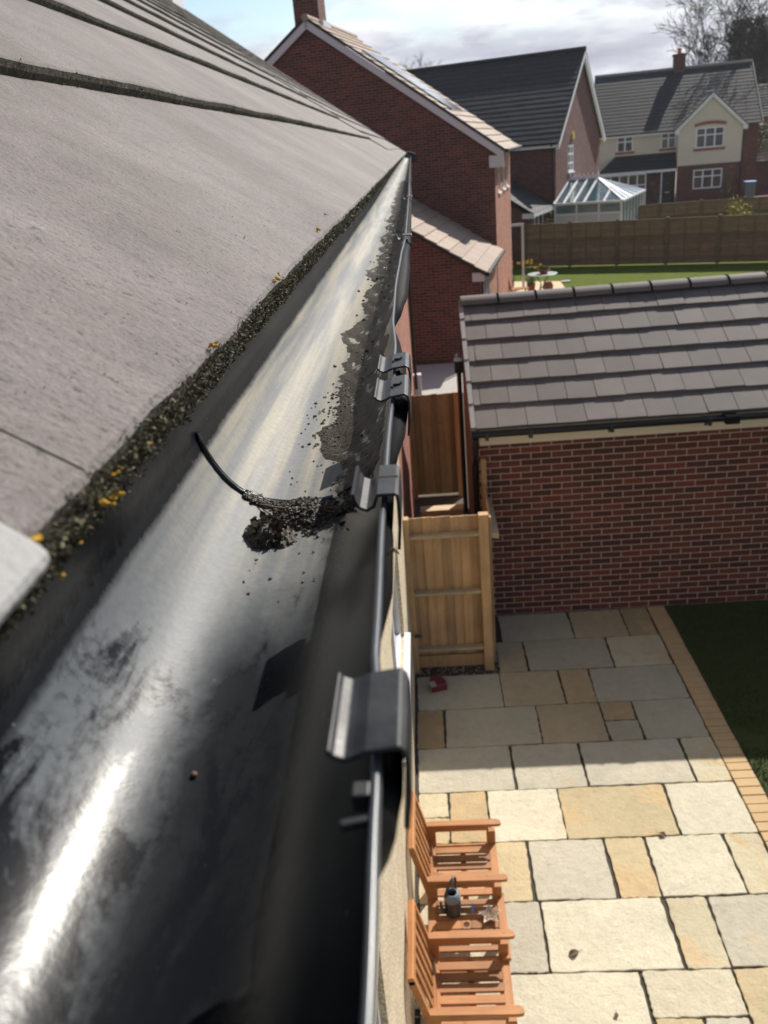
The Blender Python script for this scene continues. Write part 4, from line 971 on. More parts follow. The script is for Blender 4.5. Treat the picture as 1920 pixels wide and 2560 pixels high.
def seed_box():
    c = thing('seed_box', (-.125, 7.38, .0), 'crumpled dark red and white carton lying on the paving by the fence', 'carton', rot=R(18))
    b = MB(); prof = [(-.085, -.07), (.085, -.075), (.095, .02), (.05, .10), (-.045, .105), (-.085, .02)]
    b.prism(prof, (0, 0, .002), (1, 0, 0), (0, 1, 0), (0, 0, 1), .085); o = b.build('body', M['redbag'], c, bevel=.012)
    k = MB(); k.box(-.09, -.03, -.078, .015, .0865, .0885); k.box(-.0905, -.0875, -.06, .01, .01, .08); k.build('print', M['bagwhite'], c)
    t = MB(); t.prism([(-.03, 0), (.03, 0), (.018, .03), (-.018, .03)], (0, .10, .05), (1, 0, 0), (0, 1, 0), (0, 0, 1), .02); t.build('flap', M['redbag'], c)
seed_box()
def dead_leaf(x, y, s, rot, label):
    k = MB(); n = 7; vs = []
    for i in range(n):
        t = i/(n-1); w = s*.34*sin(pi*min(1, t*1.02+.02))*ru(.8, 1.1); z = .004+.25*s*sin(pi*t)*.4; vs += [((t-.5)*s, -w, z+w*.5), ((t-.5)*s, 0, z), ((t-.5)*s, w*ru(.7, 1), z+w*.55)]
    k.add(vs, sum([[(3*i, 3*i+3, 3*i+4, 3*i+1), (3*i+1, 3*i+4, 3*i+5, 3*i+2)] for i in range(n-1)], [])); k.tube([(s*.5, 0, .004), (s*.85, s*.08, .003)], .0011, 4)
    o = k.build('dead_leaf', M['leaf_dry'], loc=(x, y, .002)); o.rotation_euler = (0, 0, rot); tag(o, label, 'leaf', 'dead leaves on the patio')
dead_leaf(1.62, 5.23, .07, 2.2, 'brown dead leaf with a stalk on the large yellow slab')
dead_leaf(.74, 4.18, .085, .4, 'larger pinkish-brown dead leaf on the big pale slab near the seat table')
dead_leaf(.93, 3.72, .05, 1.3, 'small dark dead leaf in the middle of the big pale slab')
dead_leaf(.46, 3.30, .07, 2.6, 'crumpled dead leaf beside the front arm of the nearest armchair')
dead_leaf(.72, 3.44, .035, .9, 'tiny dark leaf scrap on the white slab next to the nearest armchair')

# ------------------------------------------------------------------ neighbouring house with the long brick gable (local frame: x right, y back)
TH2 = R(10.4)
def house2():
    h = thing('brick_house', (2.20, 25.8, 0), 'tall red brick house with a broad shaded gable, white bargeboards and sunlit sandy roof tiles', 'house', -TH2)
    W_, D = 10.1, 5.3; ZE, ZA = 4.93, 8.50
    w = MB(); wall(w, (-W_, 0, 0), (1, 0, 0), W_, ZE)
    w.add([(-W_, 0, ZE), (0, 0, ZE), (-W_/2, 0, ZA)], [(0, 1, 2)])
    wins = [(.95, 1.55, 3.72, 4.78), (2.55, 3.15, 3.72, 4.78), (3.9, 4.5, 3.72, 4.78)]
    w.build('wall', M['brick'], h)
    w2 = MB(); wall(w2, (0, 0, 0), (0, 1, 0), D, ZE, wins, .09); w2.build('side_wall', M['brick_l'], h); w3 = MB(); wall(w3, (-W_, D, 0), (0, -1, 0), D, ZE); w3.build('far_side_wall', M['brick'], h)  # side_wall's sunlight painted in as a paler copy of the gable brick
    for a in wins: window(h, (0, 0, 0), (0, 1, 0), *a, cols=(1,), t=.03, sill='upvc', curtain='dark')
    run = W_/2+.32; rise = (ZA-ZE)/(W_/2)*run; z0 = ZA+.06-rise+.12
    t = MB()
    tile_roof(t, (.32, -.14, z0), (0, 1, 0), (-run, 0, rise), D+.3, math.hypot(run, rise), .345, .62, .03, .006, .003, seed=8)
    tile_roof(t, (-W_-.32, D+.16, z0), (0, -1, 0), (run, 0, rise), D+.3, math.hypot(run, rise), .345, .62, .03, .006, .003, seed=9)
    r = t.build('roof', M['tile_pale'], h)
    rg = MB(); rg.tube([(-W_/2, -.16, ZA+.17), (-W_/2, D+.2, ZA+.17)], .10, 10); rg.build('ridge', M['tile_pale'], r)
    # bargeboards: verge strip, soffit board
    s = rise/run
    for sg in (1, -1):
        b = MB(); pts = [(0, 0), (0, .21), (-run+.0, rise+.21), (-run, rise)] if sg > 0 else [(0, 0), (run, rise), (run, rise+.21), (0, .21)]
        xo = .30 if sg > 0 else -W_-.30
        b.prism(pts[::-1] if sg > 0 else pts[::-1], (xo-.02*sg, -.12, z0-.245), (1, 0, 0), (0, 0, 1), (0, 1, 0), .03)
        if sg > 0: b.prism([(-.42, -.20), (.0, -.20), (.0, .10), (-.42, .12)], (xo-.02, -.115, z0-.235), (1, 0, 0), (0, 0, 1), (0, 1, 0), .11)
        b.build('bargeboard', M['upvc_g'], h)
        v = MB(); v.prism([(0, 0), (0, .075), (-run*sg, rise+.075), (-run*sg, rise)], (xo, -.15, z0-.03), (1, 0, 0), (0, 0, 1), (0, 1, 0), .06); v.build('verge', M['tile_dark'], r)
    e = MB(); e.tube([(.36, -.16, z0-.02), (.36, D+.2, z0-.02)], .055, 10); e.build('gutter', M['blackpl'], h)
    c = MB(); c.box(-5.70, -4.96, 1.0, 1.75, 7.6, 10.1); c.build('chimney', M['brick'], h)
    f = MB(); f.box(-4.96, -4.84, .96, 1.79, 8.2, 8.70); f.build('flashing', M['upvc_g'], h)
    # solar panels set into the sunny slope
    p = MB(); up = Vector((-run, 0, rise)).normalized(); nn = Vector((0, 1, 0)).cross(up).normalized(); O = Vector((.32, 1.0, z0))
    for i in range(3):
        a, b = 2.0+i*1.03, 2.0+i*1.03+1.0
        for j in range(1):
            q = [O+up*a+nn*.06, O+up*a+nn*.06+Vector((0, 2.6, 0)), O+up*b+nn*.06+Vector((0, 2.6, 0)), O+up*b+nn*.06]; p.add(q+[x-nn*.05 for x in q], [(0, 1, 2, 3), (4, 7, 6, 5), (0, 4, 5, 1), (1, 5, 6, 2), (2, 6, 7, 3), (3, 7, 4, 0)])
    p.build('solar_panel', M['solar'], r)
    # lean-to extension in front of the gable
    EXD = 4.35; x = MB(); wall(x, (-6.4, -EXD, 0), (1, 0, 0), 6.38, 2.3); x.add([(-6.4, -EXD, 2.3), (-.02, -EXD, 2.3), (-.02, -EXD, 2.22), (-3.2, -EXD, 4.15)], [(0, 1, 3)])
    x.build('extension_wall', M['brick'], h)
    x = MB(); hs = [(.25, .95, .1, 2.05), (1.05, 2.2, .1, 2.05)]; wall(x, (-.02, -EXD, 0), (0, 1, 0), EXD, 2.3, hs, .08); x.build('extension_side_wall', M['brick_l'], h)  # same paler brick, sunlight put into its colour
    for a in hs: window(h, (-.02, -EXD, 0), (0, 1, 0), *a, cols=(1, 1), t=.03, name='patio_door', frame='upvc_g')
    t = MB(); rn = 3.3; rs = 2.05; tile_roof(t, (.16, -EXD-.12, 2.20), (0, 1, 0), (-rn, 0, rs), EXD+.10, math.hypot(rn, rs), .345, 2.7, .03, .006, .004, seed=12); xr = t.build('extension_roof', M['tile_pale'], h)
    t = MB(); tile_roof(t, (-6.5, -.02, 2.20), (0, -1, 0), (rn, 0, rs), EXD+.10, math.hypot(rn, rs), .345, 2.7, .03, .006, .004, seed=13); t.build('far_slope', M['tile_pale'], xr)
    v = MB(); v.prism([(0, 0), (0, .07), (-rn, rs+.07), (-rn, rs)], (.15, -EXD-.13, 2.12), (1, 0, 0), (0, 0, 1), (0, 1, 0), .05); v.build('verge', M['tile_dark'], xr)
    b = MB(); b.box(-.20, .10, -EXD-.10, -EXD-.02, 2.0, 2.21); b.build('box_end', M['upvc_g'], h)
    g = MB(); g.tube([(.19, -EXD-.14, 2.17), (.19, .0, 2.17)], .055, 10); g.tube([(.06, -EXD-.05, 2.10), (.03, -EXD-.05, 1.9), (.03, -EXD-.05, .1)], .034, 8); g.build('extension_gutter', M['blackpl'], h)
house2()

# ------------------------------------------------------------------ dark-roofed house behind, with its lean-to and conservatory
TH3 = R(23)
def house_dark():
    h = thing('dark_roofed_house', (6.2, 41, 0), 'brick house with a large slate-grey roof, steep white-edged gable and yellow alarm box', 'house', -TH3)
    W_, D, ZE, ZA = 11.0, 9.4, 4.92, 8.55
    w = MB(); wall(w, (-W_, 0, 0), (1, 0, 0), W_, ZE); hole = [(2.35, 3.55, 3.42, 4.62)]
    wall(w, (0, 0, 0), (0, 1, 0), D, ZE, [(2.35, 3.45, 3.42, 4.6)], .09); w.add([(0, 0, ZE), (0, D, ZE), (0, D/2, ZA)], [(0, 1, 2)]); wall(w, (-W_, D, 0), (0, -1, 0), D, ZE)
    w.build('wall', M['brick'], h)
    window(h, (0, 0, 0), (0, 1, 0), 2.35, 3.45, 3.42, 4.6, cols=(1, 1), rows=(1, 1, 1), t=.03, fw=.09, sill='upvc')
    run = D/2+.3; rise = (ZA-ZE)/(D/2)*run; z0 = ZA+.1-rise
    t = MB(); tile_roof(t, (-W_-.2, -.3, z0), (1, 0, 0), (0, run, rise), W_+.45, math.hypot(run, rise), .345, .60, .015, .008, .002, seed=21)
    tile_roof(t, (.25, D+.3, z0), (-1, 0, 0), (0, -run, rise), W_+.45, math.hypot(run, rise), .345, .60, .015, .008, .002, seed=22); r = t.build('roof', M['tile_dark'], h)
    g = MB(); g.tube([(-W_-.2, D/2, ZA+.13), (.26, D/2, ZA+.13)], .11, 10); g.build('ridge', M['tile_dark'], r)
    for sg in (0, 1):
        b = MB(); y0 = -.28 if sg == 0 else D+.28; d = 1 if sg == 0 else -1
        pts = [(0, 0), (run*d, rise), (run*d, rise+.26), (0, .26)]
        b.prism(pts, (.12, y0, z0-.27), (0, 1, 0), (0, 0, 1), (1, 0, 0), .12); b.build('bargeboard', M['upvc'], h)
    f = MB(); f.box(-W_, .1, -.30, -.27, z0-.2, z0-.02); f.build('fascia', M['upvc'], h)
    g = MB(); g.tube([(-W_-.2, -.36, z0-.02), (.2, -.36, z0-.02)], .06, 8); g.tube([(-.10, -.36, z0-.05), (-.10, -.06, z0-.35), (-.10, -.06, .1)], .04, 8); g.build('gutter', M['blackpl'], h)
    a = MB(); a.prism([(-.14, -.14), (.14, -.14), (.16, .1), (0, .2), (-.16, .1)], (.003, 3.1, 4.98), (0, 1, 0), (0, 0, 1), (1, 0, 0), .08); a.build('alarm_box', M['alarm'], h)
    # lean-to
    E = 3.5; x = MB(); wall(x, (-5.5, -E, 0), (1, 0, 0), 5.2, 2.1); x.add([(-5.5, -E, 2.1), (-.3, -E, 2.1), (-2.9, -E, 3.75)], [(0, 1, 2)]); wall(x, (-.3, -E, 0), (0, 1, 0), E, 2.1, [(.6, 2.6, .2, 2.0)], .08); x.build('extension_wall', M['brick'], h)
    window(h, (-.3, -E, 0), (0, 1, 0), .6, 2.6, .2, 2.0, cols=(1, 1, 1), name='patio_door')
    t = MB(); tile_roof(t, (-.02, -E-.12, 2.16), (0, 1, 0), (-2.9, 0, 1.75), E+.10, 3.39, .345, .60, .015, .008, .002, seed=23); tile_roof(t, (-5.8, -.02, 2.16), (0, -1, 0), (2.9, 0, 1.75), E+.10, 3.39, .345, .60, .015, .008, .002, seed=24); t.build('extension_roof', M['tile_dark'], h)
    s = MB(); s.box(-.5, .02, -E-.12, -E-.04, 1.96, 2.16); s.box(-.06, .0, -E-.12, 0, 2.0, 2.15); s.build('soffit', M['upvc'], h)
house_dark()
def conservatory():
    c = thing('conservatory', (6.2, 41, 0), 'white framed conservatory with a hipped glass roof and decorative ridge cresting', 'conservatory', -TH3)
    X1, Y_0, Y_1, ZE, ZR = 3.02, -.3, 5.4, 2.23, 3.06; RX = 1.34; RYc = 2.55
    w = MB(); w.box(.0, X1-.05, Y_0+.02, Y_0+.10, 0, 1.72); w.build('wall_panel', M['upvc_g'], c)
    f = MB()
    for x in (.0, .98, 1.97, X1-.09): f.box(x, x+.075, Y_0, Y_0+.1, 0, ZE-.07)
    f.box(0, X1, Y_0+.004, Y_0+.096, 1.72, 1.80); f.box(0, X1, Y_0-.02, Y_0+.12, ZE-.075, ZE)
    n = 7
    for i in range(n+1):
        y = lerp(Y_0+.1, Y_1-.08, i/n); f.box(X1-.09, X1-.005, y, y+.07, 0, ZE-.07)
    f.box(X1-.1, X1+.01, Y_0+.12, Y_1, ZE-.075, ZE); f.box(X1-.085, X1-.01, Y_0+.1, Y_1, .45, .53); f.build('frame', M['upvc'], c)
    g = MB(); g.box(.03, X1-.1, Y_0+.05, Y_0+.06, 1.8, ZE-.08); g.box(X1-.055, X1-.045, Y_0+.1, Y_1, .1, ZE-.08); g.build('pane', M['cglass_w'], c)
    # roof: front slope, hip end, rear slope
    A, B = Vector((0, Y_0-.04, ZE)), Vector((X1+.04, Y_0-.04, ZE)); Cc = Vector((X1+.04, Y_1, ZE)); Dd = Vector((0, Y_1, ZE)); P, Q = Vector((0, RYc, ZR)), Vector((RX, RYc, ZR))
    r = MB(); r.add([A, B, Q, P], [(0, 1, 2, 3)]); r.build('roof_glass', M['cglass'], c)
    r = MB(); r.add([B, Cc, Q], [(0, 1, 2)]); r.add([Cc, Dd, P, Q], [(0, 1, 2, 3)]); r.build('hip_glazing', M['poly'], c)
    b = MB(); up = Vector((0, 0, .02))
    def gb(p, q, wd=.06): b.bar(p+up, q+up, wd, .055)
    gb(A, P); gb(Q, B, .08); gb(Q, Cc, .08); gb(P, Q, .12)
    for t in (.325, .66, 1.0): gb(Vector((lerp(0, RX, t), Y_0-.04, ZE)) if t < 1 else Vector((RX, Y_0-.04, ZE)), Vector((lerp(0, RX, t), RYc, ZR)))
    tt = .52; xx = lerp(RX, X1, tt); gb(Vector((xx, Y_0-.04, ZE)), lerp(Q, B, tt), .055)
    for k in range(1, 6): y = lerp(Y_0, Y_1, k/6); gb(Vector((X1+.04, y, ZE)), Q+Vector((.02, (k-3)*.04, 0)), .045)
    b.bar(A, B, .1, .07); b.bar(B, Cc, .1, .07); b.build('glazing_bars', M['upvc'], c)
    k = MB(); x = .06
    k.box(0, RX, RYc-.02, RYc+.02, ZR+.02, ZR+.12)
    while x < RX:
        k.tube([(x, RYc, ZR+.12), (x, RYc, ZR+.2)], [.02, .012], 6); k.lathe([(.0, -.035), (.03, -.01), (.03, .015), (0, .04)], (x, RYc, ZR+.215), 6); k.lathe([(.0, -.02), (.018, 0), (0, .02)], (x+.1, RYc, ZR+.14), 5); x += .21
    k.tube([(RX+.02, RYc, ZR), (RX+.02, RYc, ZR+.2), (RX+.02, RYc, ZR+.5)], [.05, .03, .008], 8); k.lathe([(.0, -.06), (.055, 0), (0, .06)], (RX+.02, RYc, ZR+.24), 8)
    k.build('ridge_crest', M['upvc'], c)
conservatory()

# ------------------------------------------------------------------ rendered house at the end of the road
def house3():
    h = thing('cream_house', (15.52, 55, 0), 'cream rendered house with a projecting gable over brick, slate-grey roof and black front door', 'house', -R(10))
    GW, ZE, ZA = 3.54, 4.84, 6.50; SET = 1.2; L0, L1 = -4.62, 4.6; DP = 9.6; ZR = 8.12
    up, lo = MB(), MB(); w1 = (.97, 2.54, 3.62, 4.72); w2 = (.93, 2.57, 1.36, 2.45)
    wall(up, (0, 0, 0), (1, 0, 0), GW, ZE, [w1], .09, z0=2.72); up.add([(0, 0, ZE), (GW, 0, ZE), (GW/2, 0, ZA)], [(0, 1, 2)])
    wall(up, (GW, 0, 0), (0, 1, 0), SET, ZE, z0=2.72); wall(up, (0, SET, 0), (0, -1, 0), SET, ZE, z0=2.72)
    wa, wb = (1.14, 2.12, 3.70, 4.78), (3.72, 4.60, 3.70, 4.78)
    wall(up, (L0, SET, 0), (1, 0, 0), -L0, ZE, [wa, wb], .09)
    up.build('rendered_wall', M['render_y'], h)
    wall(lo, (0, -.02, 0), (1, 0, 0), GW+.02, 2.72, [w2], .11); wall(lo, (GW+.02, -.02, 0), (0, 1, 0), SET, 2.72); wall(lo, (GW+.02, SET, 0), (1, 0, 0), L1-GW, ZE); wall(lo, (L1, SET, 0), (0, 1, 0), DP, ZE)
    wall(lo, (L0, SET+DP, 0), (0, -1, 0), DP, ZE); lo.add([(L1, SET, ZE), (L1, SET+DP, ZE), (L1, SET+DP/2, ZR)], [(0, 1, 2)])
    wall(lo, (-1.70, .75, 0), (1, 0, 0), 1.7, 2.45, [(.85, 1.66, 0, 2.3)], .1)
    lo.build('brick_wall', M['brick'], h)
    window(h, (0, 0, 0), (1, 0, 0), *w1, cols=(1, 1, 1), rows=(1.7, 1), t=.04, fw=.075)
    window(h, (0, -.02, 0), (1, 0, 0), *w2, cols=(1, 1, 1), rows=(1.7, 1), t=.05, fw=.075)
    for q in (wa, wb): window(h, (L0, SET, 0), (1, 0, 0), *q, cols=(1, 1), rows=(1.2, 1), t=.03, fw=.085)
    # brick arches and sills
    b = MB(); n = 8
    for (x0, x1, z, rise, hh) in ((.86, 2.62, 4.78, .10, .17),):
        pts = [(lerp(x0, x1, i/n), z+rise*sin(pi*i/n)) for i in range(n+1)]; b.prism(pts+[(x, q+hh) for x, q in pts[::-1]], (0, .004, 0), (1, 0, 0), (0, 0, 1), (0, 1, 0), -.05)
    for x0, x1, z, y in ((.86, 2.62, 3.46, 0), (L0+1.06, L0+2.2, 3.60, SET), (L0+3.66, L0+4.6, 3.60, SET)): b.box(x0, x1, y-.05, y+.02, z, z+.14)
    b.build('brick_dressing', M['brick_l'], h)
    # roofs
    run = DP/2+.3; rise = (ZR-ZE)/(DP/2)*run; z0 = ZR+.1-rise
    t = MB(); tile_roof(t, (L0-.15, SET-.3, z0), (1, 0, 0), (0, run, rise), L1-L0+.3, math.hypot(run, rise), .345, .60, .015, .008, .002, seed=31)
    tile_roof(t, (L1+.15, SET+DP+.3, z0), (-1, 0, 0), (0, -run, rise), L1-L0+.3, math.hypot(run, rise), .345, .60, .015, .008, .002, seed=32); r = t.build('roof', M['tile_dark'], h)
    g = MB(); g.tube([(L0-.15, SET+DP/2, ZR+.12), (L1+.16, SET+DP/2, ZR+.12)], .1, 10); g.build('ridge', M['verge'], r)
    v = MB(); v.prism([(0, 0), (run, rise), (run, rise+.1), (0, .1)], (L1+.14, SET-.3, z0-.06), (0, 1, 0), (0, 0, 1), (1, 0, 0), .06); v.build('verge', M['verge'], r)
    gr = GW/2+.22; gs = (ZA-ZE)/(GW/2)*gr; gz = ZA+.09-gs; bk = 3.2
    t = MB(); tile_roof(t, (GW+.22, -.2, gz), (0, 1, 0), (-gr, 0, gs), bk, math.hypot(gr, gs), .31, .5, .035, .008, .004, seed=33); t.build('gable_roof', M['tile_pale'], r)  # right slope: sunlight painted in as paler tiles than the left slope
    t = MB(); tile_roof(t, (-.22, bk-.2, gz), (0, -1, 0), (gr, 0, gs), bk, math.hypot(gr, gs), .31, .5, .035, .008, .004, seed=34); t.build('gable_slope', M['tile_dark'], r)
    g = MB(); g.tube([(GW/2, -.22, ZA+.1), (GW/2, bk-.4, ZA+.1)], .09, 8); g.build('gable_ridge', M['verge'], r)
    b = MB()
    for sg in (1, -1):
        x = -.2 if sg > 0 else GW+.2; pts = [(0, 0), (gr*sg, gs), (gr*sg, gs+.2), (0, .2)]
        b.prism(pts if sg > 0 else pts[::-1], (x, -.18, gz-.24), (1, 0, 0), (0, 0, 1), (0, 1, 0), .04)
    b.box(-.24, .02, -.175, -.02, gz-.26, gz-.06); b.box(GW-.02, GW+.24, -.175, -.02, gz-.26, gz-.06); b.build('bargeboard', M['upvc'], h)
    f = MB(); f.box(L0-.1, -.2, SET-.28, SET-.25, z0-.2, z0-.03); f.build('fascia', M['upvc'], h)
    g = MB(); g.tube([(L0-.15, SET-.34, z0-.03), (-.2, SET-.34, z0-.03)], .055, 8); g.tube([(GW+.05, .02, gz-.1), (GW+.05, -.08, 1.0), (GW+.05, -.08, .02)], .045, 8); g.build('gutter', M['blackpl'], h)
    c = MB(); c.box(.06, .76, SET+DP/2-.35, SET+DP/2+.35, ZR-.5, ZR+.80); c.box(.0, .82, SET+DP/2-.41, SET+DP/2+.41, ZR+.80, ZR+.92); c.build('chimney', M['brick'], h)
    p = MB(); p.lathe([(.13, 0), (.11, .1), (.12, .32), (.09, .33), (.08, .05)], (.41, SET+DP/2, ZR+.92), 12); p.build('chimney_pot', M['potmetal'], h)
    # porch roof, bay window, doors
    t = MB(); d = Vector((0, 1.1, .88)); O = Vector((-4.5, .1, 2.62)); U = Vector((1, 0, 0)); D_ = d.normalized(); Ln = d.length
    nr = 4
    for i in range(nr):
        v0, v1 = i/nr, (i+1)/nr; xa = lerp(0, .95, v0); xb = lerp(0, .95, v1); n = D_.cross(U)*-1
        t.add([O+U*xa+d*v0+n*.03, O+U*4.5+d*v0+n*.03, O+U*4.5+d*v1, O+U*xb+d*v1, O+U*xa+d*v0, O+U*4.5+d*v0], [(0, 1, 2, 3), (4, 5, 1, 0)])
    t.add([O, O+U*.95+d, O+Vector((0, 1.1, 0))], [(0, 1, 2)]); t.build('porch_roof', M['tile_dark'], h)
    f = MB(); f.box(-4.5, 0, .10, .16, 2.47, 2.61); f.box(-.88, -.82, .2, .28, 0, 2.47); f.build('porch_fascia', M['upvc'], h)
    window(h, (-4.35, .25, 0), (1, 0, 0), 0, 2.62, .55, 2.46, cols=(1, 1, 1, 1, 1), rows=(2, 1), t=.02, fw=.07, name='bay_window')
    d1 = MB(); d1.box(-.84, -.03, .78, .84, 0.0, 2.28); d1 = d1.build('front_door', M['black_door'], h); q = MB(); q.box(-.58, -.30, .772, .782, 1.22, 1.28); q.build('letter_plate', M['brass'], d1)
    q = MB(); q.box(-.49, -.39, .772, .782, 1.72, 1.80); q.build('number_plate', M['metalgrey'], d1)
    cu = bpy.data.curves.new('house_number', 'FONT'); cu.body = '31'; cu.size = .30; cu.extrude = .008; cu.align_x = 'CENTER'
    to = bpy.data.objects.new('house_number', cu); COL.objects.link(to); bpy.context.view_layer.update()
    me = bpy.data.meshes.new_from_object(to.evaluated_get(bpy.context.evaluated_depsgraph_get())); bpy.data.objects.remove(to)
    me.materials.clear(); me.materials.append(M['digits']); to = bpy.data.objects.new('house_number', me); COL.objects.link(to); to.parent = h; to.location = (-1.30, .738, 1.72); to.rotation_euler = (R(90), 0, 0)
    a = MB(); a.box(-4.58, -4.34, SET-.09, SET-.004, 4.32, 4.56); a.build('alarm_box', M['alarm'], h)
house3()
def house4():
    h = thing('edge_house', (21.4, 58.5, 0), 'brick house at the right edge with pale striped roof tiles, partly out of view', 'house', -R(10))
    w = MB(); wall(w, (-.05, 0, 0), (1, 0, 0), 8, 2.5); wall(w, (-.05, 6, 0), (0, -1, 0), 6, 2.5); w.add([(-.05, 0, 2.5), (-.05, 6, 2.5), (-.05, 3, 4.5)], [(1, 0, 2)]); w.build('wall', M['brick'], h)
    t = MB(); tile_roof(t, (-.25, -.3, 2.42), (1, 0, 0), (0, 3.3, 2.2), 8.5, 3.97, .33, .6, .04, .008, .004, seed=41); t.build('roof', M['tile_pale'], h)
    k = MB(); k.box(-.25, 8, -.36, -.28, 2.34, 2.44); k.build('gutter', M['blackpl'], h)
    b = thing('brick_house_far', (19.2, 68, 0), 'distant red brick wall with a white framed window behind the cream house', 'house', -R(10))
    w = MB(); wall(w, (0, 0, 0), (1, 0, 0), 9, 5.0, [(2.3, 3.2, 2.6, 3.7)], .1); w.build('wall', M['brick_l'], b); window(b, (0, 0, 0), (1, 0, 0), 2.3, 3.2, 2.6, 3.7, cols=(1, 1), t=.03, fw=.12)
    t = MB(); tile_roof(t, (-.2, -.3, 4.95), (1, 0, 0), (0, 3.3, 2.2), 9.4, 3.97, .33, .6, .04, .008, .004, seed=42); t.build('roof', M['tile_dark'], b)
house4()

# ------------------------------------------------------------------ fences at the back of the neighbours' gardens
def panel_fence(name, loc, th, n, pitch, H, label, first=.1, slope=0.0, seed=1):
    f = thing(name, loc, label, 'fence', -th); rg = random.Random(seed)
    for i in range(n):
        x0, x1 = first+i*pitch, first+(i+1)*pitch; b = MB(); nb = 12; hh = (H-.06)/nb; dz = slope*i
        for j in range(nb):
            z = .03+j*hh+dz; y = rg.uniform(-.004, .004)
            b.add([(x0+.05, y-.012, z), (x1-.05, y-.012, z), (x1-.05, y+.006, z+hh+.012), (x0+.05, y+.006, z+hh+.012), (x0+.05, y+.004, z), (x1-.05, y+.004, z)], [(0, 1, 2, 3), (1, 0, 4, 5)])
        for k in range(4):
            x = lerp(x0+.06, x1-.1, k/3); b.box(x, x+.04, -.03, -.006, .03+dz, H-.04+dz)
        b.box(x0+.05, x1-.05, -.034, .02, H-.035+dz, H-.002+dz); b.build('panel', M['fence_o'], f)
    for i in range(n+1):
        x = first+i*pitch; p = MB(); p.box(x-.05, x+.05, -.05, .05, -.05, H+.03+slope*min(i, n-1)); p.box(x-.06, x+.06, -.06, .06, H+.03+slope*min(i, n-1), H+.06+slope*min(i, n-1)); p.build('post', M['fence_p'], f)
    return f
panel_fence('lap_fence', (4.3, 37.7, 0), R(24), 7, 1.935, 1.75, 'long brown lap-panel garden fence in front of the conservatory', first=.10)
panel_fence('board_fence', (9.6, 43.6, 0), R(10), 6, 1.9, 1.66, 'lighter brown fence behind the conservatory, in front of the cream house', first=.0, seed=5)
sheet('far_lawn', 2.6, 60, 21.5, 37.9, -.012, M['lawn']); sheet('front_lawns', -40, 80, 38, 54, -.02, M['lawn'])
sheet('road', -60, 120, 46.5, 62, -.016, mat_plain('pale_concrete', (.50, .48, .44), .9, .1, 1))
k = MB(); k.add([(2.4, 26.5, .0), (4.75, 26.0, .0), (5.2, 33.2, .0), (2.9, 34.3, .0)], [(0, 1, 2, 3)]); k.build('garden_patio', M['slab2'] if 'slab2' in M else mat_plain('buff_paving', (.60, .47, .30), .9, .1, 3), kind='structure')

